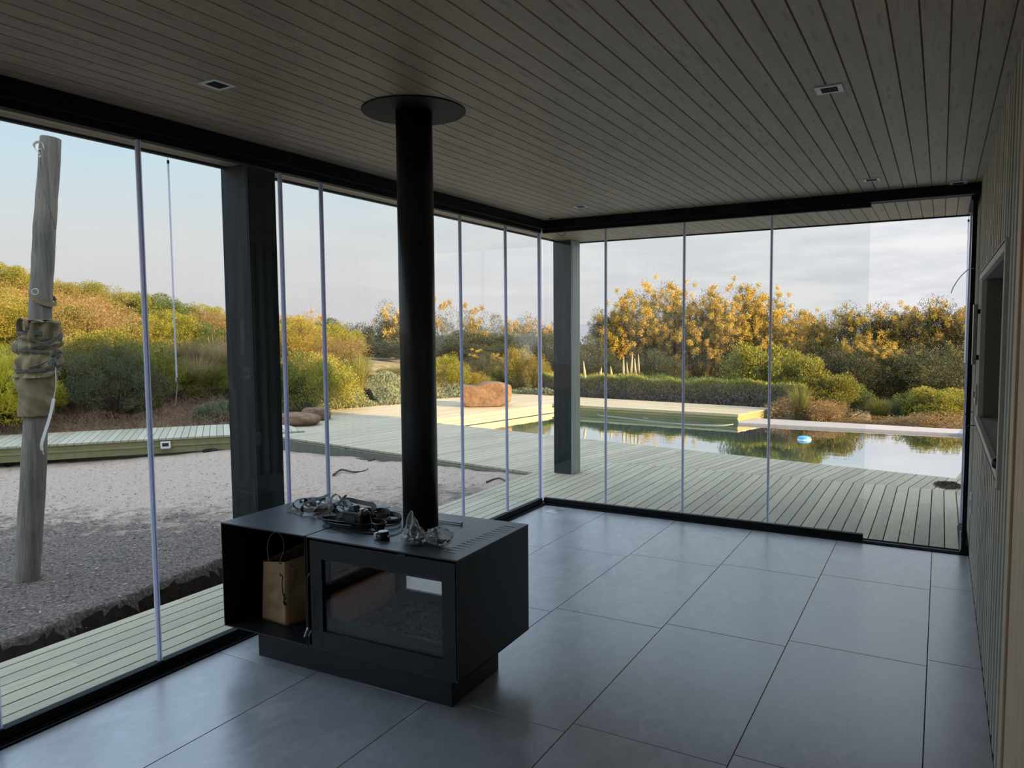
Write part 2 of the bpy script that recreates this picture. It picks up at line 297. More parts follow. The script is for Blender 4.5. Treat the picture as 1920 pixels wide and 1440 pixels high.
# ------------------------------------------------------------------ mesh building
class MB:
    def __init__(s): s.v = []; s.f = []; s.m = []
    def add(s, vs, fs, mi=0):
        o = len(s.v); s.v += [tuple(map(float, p)) for p in vs]; s.f += [tuple(o+i for i in f) for f in fs]; s.m += [mi]*len(fs)
    def box(s, x0, x1, y0, y1, z0, z1, mi=0):
        v = [(x0, y0, z0), (x1, y0, z0), (x1, y1, z0), (x0, y1, z0), (x0, y0, z1), (x1, y0, z1), (x1, y1, z1), (x0, y1, z1)]
        s.add(v, [(0, 3, 2, 1), (4, 5, 6, 7), (0, 1, 5, 4), (1, 2, 6, 5), (2, 3, 7, 6), (3, 0, 4, 7)], mi)
    def prism(s, poly, z0, z1, mi=0):                        # poly counter-clockwise
        n = len(poly); v = [(p[0], p[1], z0) for p in poly]+[(p[0], p[1], z1) for p in poly]
        s.add(v, [tuple(range(n-1, -1, -1)), tuple(range(n, 2*n))]+[(i, (i+1) % n, n+(i+1) % n, n+i) for i in range(n)], mi)
    def tube(s, pts, r, n=8, caps=True, mi=0):
        pts = [Vector(p) for p in pts]; R = r if hasattr(r, '__len__') else [r]*len(pts)
        T = [(pts[min(i+1, len(pts)-1)]-pts[max(i-1, 0)]).normalized() for i in range(len(pts))]
        a = T[0].orthogonal().normalized(); rings = []
        for i, p in enumerate(pts):
            a = (a-T[i]*a.dot(T[i]))
            a = a.normalized() if a.length > 1e-6 else T[i].orthogonal().normalized()
            bb = T[i].cross(a); rings.append([p+(a*math.cos(2*PI*k/n)+bb*math.sin(2*PI*k/n))*R[i] for k in range(n)])
        v = [q for rg in rings for q in rg]; f = [(i*n+k, i*n+(k+1) % n, (i+1)*n+(k+1) % n, (i+1)*n+k) for i in range(len(pts)-1) for k in range(n)]
        if caps: f += [tuple(range(n-1, -1, -1)), tuple((len(pts)-1)*n+k for k in range(n))]
        s.add(v, f, mi)
    def ribbon(s, pts, w, th, nrm, mi=0):
        """flat strap: nrm gives the face normal at each point"""
        pts = [Vector(p) for p in pts]; v = []; n = len(pts)
        for i, p in enumerate(pts):
            T = (pts[min(i+1, n-1)]-pts[max(i-1, 0)]).normalized(); nn = Vector(nrm[i] if isinstance(nrm, list) else nrm)
            sd = T.cross(nn); sd = sd.normalized() if sd.length > 1e-5 else T.orthogonal().normalized(); nn = sd.cross(T).normalized()
            v += [p+sd*w/2+nn*th/2, p-sd*w/2+nn*th/2, p-sd*w/2-nn*th/2, p+sd*w/2-nn*th/2]
        f = [(4*i+k, 4*i+(k+1) % 4, 4*i+4+(k+1) % 4, 4*i+4+k) for i in range(n-1) for k in range(4)]+[(3, 2, 1, 0), (4*n-4, 4*n-3, 4*n-2, 4*n-1)]
        s.add(v, f, mi)
    def lathe(s, prof, c=(0, 0, 0), n=32, mi=0):
        v = [(c[0]+r*math.cos(2*PI*k/n), c[1]+r*math.sin(2*PI*k/n), c[2]+z) for r, z in prof for k in range(n)]
        f = [(i*n+k, i*n+(k+1) % n, (i+1)*n+(k+1) % n, (i+1)*n+k) for i in range(len(prof)-1) for k in range(n)]
        s.add(v, f+[tuple(range(n-1, -1, -1)), tuple((len(prof)-1)*n+k for k in range(n))], mi)
    def build(s, name, mat, parent=None, bev=0, smooth=False, loc=None):
        me = D.meshes.new(name); me.from_pydata(s.v, [], s.f)
        mats = mat if isinstance(mat, (list, tuple)) else [mat]
        for q in mats: me.materials.append(q)
        if len(mats) > 1: me.polygons.foreach_set('material_index', s.m)
        if smooth: me.polygons.foreach_set('use_smooth', [True]*len(me.polygons))
        me.update(); o = D.objects.new(name, me); COL.objects.link(o)
        if parent is not None: o.parent = parent
        if bev:
            q = o.modifiers.new('bevel', 'BEVEL'); q.width = bev; q.segments = 2; q.limit_method = 'ANGLE'; q.angle_limit = .6
        if smooth and not bev:
            pass
        return o
def tag(o, label, cat, group=None, kind=None):
    if label: o['label'] = label
    if cat: o['category'] = cat
    if group: o['group'] = group
    if kind: o['kind'] = kind
    return o
def struct(o, label=None, cat=None): o['kind'] = 'structure'; return tag(o, label, cat)
def empty(name, loc=(0, 0, 0), rz=0):
    o = D.objects.new(name, None); COL.objects.link(o); o.location = loc; o.rotation_euler = (0, 0, rz); o.empty_display_size = .1
    return o
def rebase(mb, p):                                           # shift a mesh so the thing's base is its origin
    mb.v = [(x-p[0], y-p[1], z-p[2]) for x, y, z in mb.v]; return mb
def smooth_curve(pts, k=8):
    P = [Vector(p) for p in pts]; P = [P[0]*2-P[1]]+P+[P[-1]*2-P[-2]]; o = []
    for i in range(1, len(P)-2):
        for j in range(k):
            t_ = j/k; a, b_, c, d = P[i-1], P[i], P[i+1], P[i+2]
            o.append(.5*((2*b_)+(c-a)*t_+(2*a-5*b_+4*c-d)*t_**2+(3*b_-a-3*c+d)*t_**3))
    return o+[P[-2]]
def clip(poly, hp):                                          # hp = (a,b,c): keep a*x+b*y<=c
    o = []
    for i in range(len(poly)):
        p, q = poly[i], poly[(i+1) % len(poly)]; dp = hp[0]*p[0]+hp[1]*p[1]-hp[2]; dq = hp[0]*q[0]+hp[1]*q[1]-hp[2]
        if dp <= 0: o.append(p)
        if (dp < 0 < dq) or (dq < 0 < dp):
            t_ = dp/(dp-dq); o.append((p[0]+(q[0]-p[0])*t_, p[1]+(q[1]-p[1])*t_))
    return o
def boards(mb, poly, ang, pitch, gap, z0, z1, phase=0., jmin=2.4, jmax=4.2, seed=1):
    """fill a convex polygon with boards running along direction ang"""
    rn = random.Random(seed); d = (math.cos(ang), math.sin(ang)); n = (-d[1], d[0])
    s = [p[0]*n[0]+p[1]*n[1] for p in poly]; k0 = math.floor((min(s)-phase)/pitch); k1 = math.ceil((max(s)-phase)/pitch)
    for k in range(k0, k1):
        a = phase+k*pitch+gap/2; b_ = a+pitch-gap
        q = clip(clip(poly, (n[0], n[1], b_)), (-n[0], -n[1], -a))
        if len(q) < 3: continue
        l = [p[0]*d[0]+p[1]*d[1] for p in q]; u = min(l)-rn.uniform(0, 2.5); hi = max(l)
        while u < hi:
            w = u+rn.uniform(jmin, jmax)
            qq = clip(clip(q, (d[0], d[1], w-.002)), (-d[0], -d[1], -u))
            u = w
            if len(qq) >= 3:
                ar = abs(sum(qq[i][0]*qq[(i+1) % len(qq)][1]-qq[(i+1) % len(qq)][0]*qq[i][1] for i in range(len(qq))))
                if ar > 2e-4:
                    mb.prism(qq, z0, z1+rn.uniform(-.0008, .0008))

# ================================================================== the room
ZC, ZB, XW, WY0 = 2.576, 2.472, 3.384, -8.6
ROOFX, ROOFY = -.52, 1.63
# floor: slab, grout bed, tiles
mb = MB()
cols = [(.062, .658, -3.66), (.658, 1.286, -1.195), (1.286, 1.913, -1.125), (1.913, 2.536, -1.05), (2.536, 3.158, -.965), (3.158, 3.384, -.885)]
for x0, x1, yj in cols:
    while yj < 0: yj += 1.19
    y = yj-1.19; hi = min(-.0632, 9)
    top = hi
    while top > WY0:
        lo = max(y, WY0)
        if top-lo > .01:
            g_ = .0018; mb.box(x0+g_, x1-g_, lo+g_, top-g_, -.010, 0)
        top = y; y -= 1.19
floor = mb.build('floor', M_tile, bev=.0012); struct(floor)
mb = MB(); mb.box(-.05, 3.40, WY0, .05, -.25, -.003); struct(mb.build('trim_1', M_grout))     # grout bed and slab edge
# ceiling boards, running out over the terrace as the soffit
mb = MB(); rn = random.Random(3); x = XW+.0495
while x > ROOFX:
    x0 = max(x-.0866, ROOFX); y = WY0-rn.uniform(0, 3)
    while y < ROOFY:
        y1 = y+rn.uniform(2.8, 4.6); a0, a1 = max(y, WY0), min(y1, ROOFY)
        if a1-a0 > .02:
            g_ = .0016; z = ZC
            v = [(x0+g_*.3, a0, z+.006), (x0+g_+.002, a0, z), (x-g_-.002, a0, z), (x-g_*.3, a0, z+.006), (x-g_*.3, a0, z+.02), (x0+g_*.3, a0, z+.02)]
            v = [(a, b_+.0008, c) for a, b_, c in v]+[(a, a1-.0008, c) for a, b_, c in v]
            mb.add(v, [(0, 1, 2, 3, 4, 5), (11, 10, 9, 8, 7, 6)]+[(i, 6+i, 6+(i+1) % 6, (i+1) % 6) for i in range(6)])
        y = y1
    x = x0
    if x-.0866 < ROOFX and x-ROOFX < .005: break
struct(mb.build('ceiling', M_ceil))
mb = MB(); mb.box(ROOFX, 4.1, WY0, ROOFY, ZC+.0205, ZC+.36); struct(mb.build('trim_2', M_dark))     # roof deck above the boards
mb = MB()                                                     # roof edge fascia
mb.box(ROOFX-.03, ROOFX, WY0, ROOFY+.03, ZC-.012, ZC+.40); mb.box(ROOFX, XW+.30, ROOFY, ROOFY+.03, ZC-.012, ZC+.40)
struct(mb.build('trim_3', M_post, bev=.003))
# beams over the glass
mb = MB(); mb.box(-.062, .062, WY0, .062, ZB+.030, ZC-.0005); mb.box(-.062, .072, WY0, .062, ZC-.035, ZC-.001)
mb.box(.063, XW-.002, -.062, .062, ZB+.030, ZC-.0005)
struct(mb.build('trim_4', M_beam, bev=.002))
# floor tracks
mb = MB(); mb.box(-.062, .062, WY0, .062, -.02, .008); mb.box(.040, .046, WY0, 0, .008, .014); mb.box(.0, .006, WY0, 0, .008, .014)
mb.box(.063, XW-.002, -.062, .062, -.02, .008); mb.box(.06, XW-.01, -.046, -.040, .008, .014); mb.box(.06, XW-.01, .030, .036, .008, .014)
struct(mb.build('trim_5', M_alu, bev=.0015))

# glass panels: pane, rails and clear edge seals
win_n = [0]
def panel(p0, p1, seal_end=True, seal_start=False, rails=True, label=None):
    win_n[0] += 1; p0 = Vector((*p0, 0)); p1 = Vector((*p1, 0)); d = (p1-p0); ln = d.length; ang = math.atan2(d.y, d.x)
    r = empty('window_%d' % win_n[0], p0, ang); struct(r)
    if label: r['label'] = label
    m_ = MB(); m_.box(.003, ln-.003, -.004, .004, .045, ZB+.012); m_.build('pane', M_glass, r)
    m_ = MB(); m_.box(.002, ln-.002, -.022, .022, .015, .055); m_.box(.002, ln-.002, .022, .028, .015, .035); m_.box(.002, ln-.002, -.028, -.022, .015, .035); m_.build('bottom_rail', M_alu, r, bev=.002)
    m_ = MB(); m_.box(.002, ln-.002, -.024, .024, ZB, ZB+.032); m_.build('top_rail', M_beam, r, bev=.002)
    for on, x in ((seal_start, .0065), (seal_end, ln-.0065)):
        if on:
            m_ = MB(); m_.box(x-.0095, x-.003, -.009, .009, .056, ZB-.001); m_.box(x+.003, x+.0095, -.009, .009, .056, ZB-.001); sobj = m_.build('seal_strip', M_seal, r)
            m_ = MB(); m_.box(x-.0028, x+.0028, -.011, .011, .056, ZB-.001); m_.build('seal_core', M_sealcore, sobj)
    return r
YJ = [-.045, -.645, -1.325, -2.055, -2.786, -3.10, -3.94, -4.64, -5.34, -6.04, -6.74, -7.44, -8.14]
for i in range(len(YJ)-1): panel((0, YJ[i+1]), (0, YJ[i]), True, False)
XJ = [.02, .635, 1.328, 2.018, 2.705]
for i in range(4): panel((XJ[i], 0), (XJ[i+1], 0), i < 3, False)
panel((3.352, .03), (3.352, .70), True, True)               # last panel, folded open along the wall
mb = MB(); mb.box(-.012, .012, -.044, -.02, .02, ZB); struct(mb.build('trim_6', M_seal))
mb = MB(); mb.box(3.338, 3.366, -.03, .022, .02, ZB+.02); mb.box(3.330, 3.372, -.05, .01, .0, .03); mb.box(3.335, 3.37, -.035, .02, .11, .16); struct(mb.build('trim_7', M_alu, bev=.002))
mb = MB(); mb.box(3.326, 3.336, -.034, -.018, .02, .16); struct(mb.build('trim_8', M_white))

# right wall with vertical battens and a deep service hatch
NY0, NY1, NZ0, NZ1 = -2.72, -.66, 1.040, 1.890
mb = MB(); xb = XW+.045
def wallbox(y0, y1, z0, z1): mb.box(xb, xb+.07, y0, y1, z0, z1)
wallbox(-3.28, NY0-.021, -.02, ZC+.02); wallbox(NY1+.021, ROOFY+.0, -.02, ZC+.02); wallbox(NY0-.021, NY1+.021, -.02, NZ0-.021); wallbox(NY0-.021, NY1+.021, NZ1+.021, ZC+.02)
mb.box(xb+.07, 4.1, ROOFY-.06, ROOFY, -.02, ZC)
struct(mb.build('wall_right', M_dark))
mb = MB(); y = -3.28; rn = random.Random(5); k = 0
while y < ROOFY-.02:
    w = .066 if k % 3 else .078; y1 = min(y+w, ROOFY)
    segs = [(-.005, ZC-.001)]
    if y1 > NY0-.02 and y < NY1+.02: segs = [(-.005, NZ0-.035), (NZ1+.035, ZC-.001)]
    for z0, z1 in segs: mb.box(XW, xb-.001, y, y1, z0, z1)
    y = y1+.062+(.012 if k % 2 else 0); k += 1
struct(mb.build('trim_9', M_slat, bev=.004))
# hatch: lining, sill, head trim, dark shutter and black latch
hatch = empty('service_hatch', (XW, (NY0+NY1)/2, NZ0)); tag(hatch, 'deep dark service hatch with pale timber trim in the batten wall', 'hatch')
def H(mb_): return rebase(mb_, (XW, (NY0+NY1)/2, NZ0))
mb = MB(); mb.box(XW+.027, 4.0, NY0-.02, NY0, NZ0, NZ1); mb.box(XW+.027, 4.0, NY1, NY1+.02, NZ0, NZ1); mb.box(4.0, 4.02, NY0-.02, NY1+.02, NZ0-.02, NZ1+.02); mb.box(XW+.0, 4.0, NY0, NY1, NZ1, NZ1+.02)
H(mb).build('lining', M_niche, hatch)
mb = MB(); mb.box(XW+.0, 4.0, NY0, NY1, NZ0-.02, NZ0); H(mb).build('sill', M_trimw, hatch)
mb = MB(); mb.box(XW-.016, XW+.10, NY0-.02, NY1+.0, NZ0-.034, NZ0-.0205); mb.box(XW-.016, XW+.098, NY0-.02, NY1, NZ1+.0205, NZ1+.034)
mb.box(XW-.016, XW+.010, NY0-.03, NY1, NZ0-.034, NZ0+.006); mb.box(XW-.016, XW+.010, NY0-.02, NY1, NZ1-.006, NZ1+.040); mb.box(XW-.014, XW+.026, NY0-.045, NY0+.0, NZ0-.06, NZ1+.04); mb.box(XW-.004, XW+.026, NY1, NY1+.02, NZ0-.034, NZ1+.034)
H(mb).build('trim_frame', M_trimw, hatch, bev=.003)
mb = MB(); mb.lathe([(.016, 0), (.022, .006), (.022, .03), (.018, .038), (.010, .042)], n=20)
mb.v = [(XW+.015-z, NY0+.05+x_, NZ0+.028+y_) for x_, y_, z in mb.v]; H(mb).build('latch_knob', M_black, hatch, smooth=True)
# pine cladding beyond the batten wall, toward the camera
mb = MB(); y = -3.11
mb.box(XW-.012, XW+.05, -3.37, -3.282, -.005, ZC-.001)
for k in range(42):
    y0 = -3.38-.125*(k+1); mb.box(XW-.004, XW+.05, y0+.004, y0+.125-.001, -.005, ZC-.001)
struct(mb.build('wall_side', M_pine, bev=.003))
mb = MB(); mb.box(-.06, XW+.6, WY0-.12, WY0, -.1, ZC+.1); struct(mb.build('wall_back', M_wall))
# unseen taller wing, added behind the right wall to cast the long evening shade
mb = MB(); mb.box(4.75, 11.0, -16, 4.0, -.3, 4.9); mb.box(4.10, 4.75, -16, 1.55, -.3, 4.9); mb.box(3.46, 4.10, -16, 1.55, ZC+.02, 4.9); mb.box(4.6, 11.2, -16.1, 4.1, 4.9, 5.1)
mb.box(3.46, 4.10, -16, -3.2, -.3, ZC+.02)
struct(mb.build('wall_shade_wing', M_slat))

# recessed ceiling spots
def spot(x, y, lab):
    r = empty('recessed_spotlight', (x, y, ZC-.004)); tag(r, lab, 'ceiling light', 'recessed spotlights in the ceiling')
    m_ = MB(); s = .052; w = .012
    m_.box(-s, s, -s, -s+w*1.3, -.001, .012); m_.box(-s, s, s-w*1.3, s, -.001, .012); m_.box(-s, -s+w*1.7, -s+w*1.3, s-w*1.3, -.001, .012); m_.box(s-w*1.7, s, -s+w*1.3, s-w*1.3, -.001, .012)
    m_.build('frame', M_white, r, bev=.001)
    m_ = MB(); m_.box(-s+w*1.7, s-w*1.7, -s+w*1.3, s-w*1.3, .0005, .003); m_.build('reflector', M_dark, r)
    return r
spot(.672, -4.055, 'square black recessed spotlight above the left glass wall, left of the flue')
spot(2.747, -2.73, 'square recessed spotlight with white frame, largest on the right of the ceiling')
spot(2.745, -.545, 'square recessed spotlight near the far beam on the right')
spot(.665, -.60, 'square recessed spotlight near the far corner of the glass walls')
spot(3.245, -.10, 'tiny sliver of a recessed spotlight against the far beam by the batten wall')

# hanging wire at the far glass corner
w0 = at(1033, 410, 2, ZC-.004); mb = MB()
mb.lathe([(.02, 0), (.02, .004)], c=(w0[0], w0[1], ZC-.006), n=16)
def pl(px, py, yv): return at(px, py, 1, yv)
mb.tube(smooth_curve([(w0[0], w0[1], ZC-.004), pl(1036, 420, w0[1]), pl(1041, 432, w0[1]), pl(1048, 440, w0[1]), pl(1055, 442, w0[1]), pl(1060, 437, w0[1]), pl(1063, 432, w0[1])], 6), .0022, 6)
wire = rebase(mb, w0).build('loose_wire', M_black); wire.location = w0; tag(wire, 'loose black wire looping down from the ceiling at the far glass corner', 'wire')
mb = MB(); mb.tube(smooth_curve([at(1827, 503, 1, -.08), at(1815, 506, 1, -.08), at(1800, 520, 1, -.08), at(1788, 538, 1, -.08), at(1783, 550, 1, -.08)], 8), .0028, 6)
b0 = at(1827, 503, 1, -.08); mb.box(XW-.008, XW+.01, b0[1]-.01, b0[1]+.01, b0[2]-.01, b0[2]+.01)
q_ = rebase(mb, b0).build('wall_cable', M_sealcore); q_.location = b0; tag(q_, 'stub of purple-black cable curving out of the batten wall', 'cable')

# fittings on the batten wall
def plate(name, y0, y1, z0, z1, th, mat, lab, cat, part=None):
    m_ = MB(); m_.box(-th, 0, 0, y1-y0, 0, z1-z0); r = empty(name, (XW, y0, z0)); tag(r, lab, cat); m_.build('plate', mat, r, bev=.002)
    if part: 
        m_ = MB(); m_.box(-th-.006, -th, (y1-y0)*.3, (y1-y0)*.7, (z1-z0)*.35, (z1-z0)*.65); m_.build(part, M_black if mat is not M_white else M_chrome, r, bev=.001)
    return r
plate('power_socket', -.36, -.29, .36, .50, .012, M_white, 'white power socket low on the batten wall', 'socket', 'socket_face')
plate('wall_switch', -.50, -.42, 1.10, 1.23, .014, M_chrome, 'slim steel switch plate beside the service hatch', 'switch', 'rocker')
r = empty('pull_bar', (XW, -.55, 1.36)); tag(r, 'long steel bar handle mounted upright beside the service hatch', 'handle')
m_ = MB(); m_.box(-.040, -.015, 0, .05, 0, .38); m_.build('bar', M_chrome, r, bev=.003)
m_ = MB(); m_.box(-.015, 0, .01, .04, .03, .06); m_.build('bracket', M_black, r)
m_ = MB(); m_.box(-.015, 0, .01, .04, .32, .35); m_.build('bracket', M_black, r)
def hook(y, z, lab):
    m_ = MB(); m_.tube(smooth_curve([(0, 0, 0), (-.03, 0, 0), (-.045, 0, -.012), (-.04, 0, -.026), (-.028, 0, -.028)], 5), .003, 8)
    m_.lathe([(.010, 0), (.010, .004)], n=12); o = m_.build('wall_hook', M_black); o.location = (XW, y, z); tag(o, lab, 'hook', 'hooks on the batten wall')
hook(.16, .99, 'small black hook by the folded glass panel, higher of the two'); hook(-.30, .945, 'small black hook nearer the hatch, lower of the two')
# floor box by the far corner
r = empty('floor_socket', (.25, -.24, 0)); tag(r, 'small steel floor socket lid on the tiles by the far corner', 'floor socket')
m_ = MB(); m_.box(-.065, .065, -.065, .065, .0, .004); m_.build('frame', M_chrome, r, bev=.001)
m_ = MB(); m_.box(-.05, .05, -.05, .05, .0042, .0065); m_.build('lid', M_chrome, r, bev=.001)

# ================================================================== the stove
SA = .028; SX, SY = 1.10, -3.37
stove = empty('wood_stove', (SX, SY, 0), SA); tag(stove, 'black steel double-sided wood stove with log bay and glass door', 'stove')
def loc2w(u, v, z): return Vector((SX+u*math.cos(SA)-v*math.sin(SA), SY+u*math.sin(SA)+v*math.cos(SA), z))
def P(px, py, z):                                            # point of the photo on a level above the stove, in stove coordinates
    p = at(px, py, 2, z); dx, dy = p[0]-SX, p[1]-SY
    return Vector((dx*math.cos(SA)+dy*math.sin(SA), -dx*math.sin(SA)+dy*math.cos(SA), z))
U0, U1, V0, V1, Z0, Z1 = -.943, .407, -.311, .319, .173, .684; US = -.40
mb = MB(); mb.box(-.836, .301, -.199, .207, 0, Z0); mb.build('base', M_stove, stove, bev=.002)
t_ = .006
mb = MB()
mb.box(U0, US-.003, V0, V1, Z0, Z0+t_); mb.box(U0, US-.003, V0, V1, Z1-t_, Z1); mb.box(U0, U0+t_, V0, V1, Z0+t_, Z1-t_); mb.box(US-.003-t_, US-.003, V0, V1, Z0+t_, Z1-t_); mb.box(U0+t_, US-.003-t_, V1-.02, V1-.02+t_, Z0+t_, Z1-t_)
mb.build('log_bay', M_stove, stove, bev=.0015)
mb = MB(); mb.box(US+.003, U1, V0, V1, Z0, Z0+.012); mb.box(U1-t_, U1, V0, V1, Z0, Z1-t_); mb.box(US+.003, US+.003+t_, V0, V1, Z0, Z1-t_)
mb.box(US+.01, U1-t_, V0+.06, V0+.066, .62, Z1-.008); mb.box(US+.01, U1-t_, V1-.066, V1-.06, .62, Z1-.008)
mb.box(US+.012, -.335, V0+.03, V1-.03, Z0+.012, .67); mb.box(.355, U1-t_-.001, V0+.03, V1-.03, Z0+.012, .67)
mb.box(-.335, .355, V0+.03, V1-.03, .625, .67)
mb.build('casing', M_stove, stove, bev=.001)
# top plate with slots cut through
slots = []
for k in range(15):
    f_ = k/14; a = Vector((.287, -.232, 0)).lerp(Vector((.318, .240, 0)), f_); slots.append((a.x, a.x+.062, a.y-.004, a.y+.004))
slots.append((-.357, -.285, -.212, -.206)); slots.append((-.325, -.237, -.192, -.186)); slots.append((-.33, -.26, .248, .254)); slots.append((-.14, -.06, .225, .231))
mb = MB(); xs = sorted({US+.003, U1}|{s_[0] for s_ in slots}|{s_[1] for s_ in slots}); ys = sorted({V0, V1}|{s_[2] for s_ in slots}|{s_[3] for s_ in slots})
hole = lambda x_, y_: any(s_[0] <= x_ <= s_[1] and s_[2] <= y_ <= s_[3] for s_ in slots)
for j in range(len(ys)-1):                                   # merge cells along x so few faces remain
    i = 0
    while i < len(xs)-1:
        ym = (ys[j]+ys[j+1])/2
        if hole((xs[i]+xs[i+1])/2, ym): i += 1; continue
        i2 = i
        while i2+1 < len(xs)-1 and not hole((xs[i2+1]+xs[i2+2])/2, ym): i2 += 1
        x0, x1, y0, y1 = xs[i], xs[i2+1], ys[j], ys[j+1]
        mb.add([(x0, y0, Z1), (x1, y0, Z1), (x1, y1, Z1), (x0, y1, Z1)], [(0, 1, 2, 3)]); mb.add([(x0, y0, Z1-t_), (x1, y0, Z1-t_), (x1, y1, Z1-t_), (x0, y1, Z1-t_)], [(3, 2, 1, 0)])
        i = i2+1
mb.add([(US+.003, V0, Z1-t_), (U1, V0, Z1-t_), (U1, V1, Z1-t_), (US+.003, V1, Z1-t_), (US+.003, V0, Z1), (U1, V0, Z1), (U1, V1, Z1), (US+.003, V1, Z1)], [(0, 1, 5, 4), (1, 2, 6, 5), (2, 3, 7, 6), (3, 0, 4, 7)])
mb.build('top_plate', M_stovetop, stove)
mb = MB(); mb.box(U0, US-.003, V0, V1, Z1+.0002, Z1+.0012); mb.build('bay_top', M_stovetop, stove)
def door(vf, sgn):
    d_ = MB(); a, b_, c, e_ = -.376, .397, .186, .668; g0, g1, g2, g3 = -.308, .332, .258, .590
    y0, y1 = sorted((vf, vf+sgn*.022))
    d_.box(a, g0, y0, y1, c, e_); d_.box(g1, b_, y0, y1, c, e_); d_.box(g0, g1, y0, y1, c, g2); d_.box(g0, g1, y0, y1, g3, e_)
    dr = d_.build('door', M_stove, stove, bev=.001)
    g_ = MB(); y0, y1 = sorted((vf+sgn*.012, vf+sgn*.016)); g_.box(g0-.0, g1+.0, y0, y1, g2, g3); g_.build('door_glass', M_stoveglass, dr)
    f_ = MB(); y0, y1 = sorted((vf+sgn*.017, vf+sgn*.021)); w = .012
    f_.box(g0, g0+w, y0, y1, g2, g3); f_.box(g1-w, g1, y0, y1, g2, g3); f_.box(g0+w, g1-w, y0, y1, g2, g2+w); f_.box(g0+w, g1-w, y0, y1, g3-w, g3); f_.build('glass_bead', M_dark, dr)
    if sgn > 0:
        h = MB(); h.tube([(a+.004, vf-.004, .52), (a+.004, vf-.022, .50), (a+.002, vf-.022, .27)], .004, 8); h.build('door_handle', M_black, dr)
        h = MB(); h.tube(smooth_curve([(a+.002, vf-.022, .275), (a-.004, vf-.026, .262), (a-.012, vf-.034, .232)], 4), .0045, 8); h.tube([(a+.014, vf-.018, .262), (a+.004, vf-.026, .236)], .003, 8); h.build('handle_tip', M_chrome, dr)
        h = MB(); h.box(.118, .155, vf-.006, vf+.0, Z1-.018, Z1-.008); h.build('latch', M_black, dr)
door(V0, 1); door(V1, -1)
# lining of the fire chamber
mb = MB()
for k in range(8):
    y0 = -.235+k*.059; mb.box(-.332, -.318, y0+.0008, y0+.0582, .22, .402)
mb.build('fire_brick_lining', M_brick, stove, bev=.001)
mb = MB()
for k in range(8): y0 = -.235+k*.059; mb.box(.338, .352, y0+.0008, y0+.0582, .22, .402)
mb.build('fire_brick_lining', M_brick, stove, bev=.001)
mb = MB(); mb.box(-.333, .353, -.24, .245, .20, .235); rn = random.Random(2)
for k in range(260):
    x_, y_, s_ = rn.uniform(-.25, .32), rn.uniform(-.2, .2), rn.uniform(.006, .02); mb.box(x_, x_+s_*1.6, y_, y_+s_, .23, .235+s_*rn.uniform(.3, 1.2))
mb.build('ash_bed', M_ash, stove)
mb = MB(); mb.box(-.333, .353, -.262, -.244, .19, .300); mb.build('log_retainer', M_stove, stove, bev=.002)
mb = MB(); mb.box(-.333, .353, .250, .268, .19, .284); mb.build('log_retainer', M_stove, stove, bev=.002)

# flue pipe and ceiling rosette
flue = empty('flue_pipe', (1.112, -3.366, Z1)); tag(flue, 'tall matt black flue pipe rising from the stove to the ceiling', 'flue')
mb = MB(); mb.lathe([(.081, .0005), (.081, .9), (.0815, .905), (.0815, .915), (.081, .92), (.081, ZC-Z1-.004)], n=64); mb.build('pipe', M_flue, flue, smooth=True)
mb = MB(); mb.lathe([(.228, ZC-Z1-.006), (.230, ZC-Z1-.004), (.230, ZC-Z1-.001)], n=96); mb.build('ceiling_rosette', M_beam, flue)
mb = MB(); mb.lathe([(.088, 0), (.088, .012), (.082, .016)], n=48); mb.v = [(x, y, z+.0005) for x, y, z in mb.v]; mb.build('collar', M_stove, flue, smooth=False)

# ------------------------------------------------------------------ things on the stove
ZT = Z1+.0014
def placed(name, lab, cat, o=(0, 0, 0), group=None):
    e_ = empty(name, loc2w(*o), SA); tag(e_, lab, cat, group); return e_
def shift(mb_, o): mb_.v = [(x-o[0], y-o[1], z-o[2]) for x, y, z in mb_.v]; return mb_
# webbing: looped grey straps
webo = (-.55, .05, ZT)
web = placed('webbing_strap', 'tangled pile of grey webbing straps on top of the stove, behind the camera', 'strap', webo)
def V(px, py, v):                                            # point on an upright plane across the stove
    d = ray((px, py)); n = Vector((-math.sin(SA), math.cos(SA), 0)); o = loc2w(0, v, 0); dd = Vector(d); C0 = Vector(CAM)
    q = C0+dd*((o-C0).dot(n)/dd.dot(n)); dx, dy = q.x-SX, q.y-SY
    return Vector((dx*math.cos(SA)+dy*math.sin(SA), -dx*math.sin(SA)+dy*math.cos(SA), max(q.z, ZT+.004)))
def strap(pts, w, nrm, mat, name='strap_loop'):
    m_ = MB(); c = smooth_curve(pts, 8); m_.ribbon(c, w, .0018, nrm); return shift(m_, webo).build(name, mat, web, smooth=False)
up = Vector((0, 0, 1)); side = Vector((.25, -1, .35))
strap([V(546, 948, .02), V(541, 955, .0), V(548, 960, -.01), V(565, 957, -.01), V(585, 956, .0), V(610, 957, .03)], .020, Vector((0, -1, .5)), M_web)
strap([V(566, 968, -.03), V(562, 958, -.02), V(567, 948, 0), V(580, 940, .02), V(600, 934, .04), V(614, 929, .06)], .019, Vector((-.6, -.8, .5)), M_web)
strap([V(566, 966, -.02), V(572, 973, -.03), V(585, 976, -.02), V(598, 970, .0)], .020, Vector((0, -.7, .8)), M_web2)
strap([V(619, 964, -.01), V(619, 950, .0), V(621, 936, .02), V(628, 927, .04), V(636, 930, .06), V(640, 940, .07), V(644, 952, .08)], .024, Vector((-.5, -1, .1)), M_web)
strap([V(630, 960, .0), V(631, 950, .0), V(636, 940, .01), V(644, 932, .02), V(650, 929, .04)], .012, Vector((-.8, -.5, .2)), M_web2)
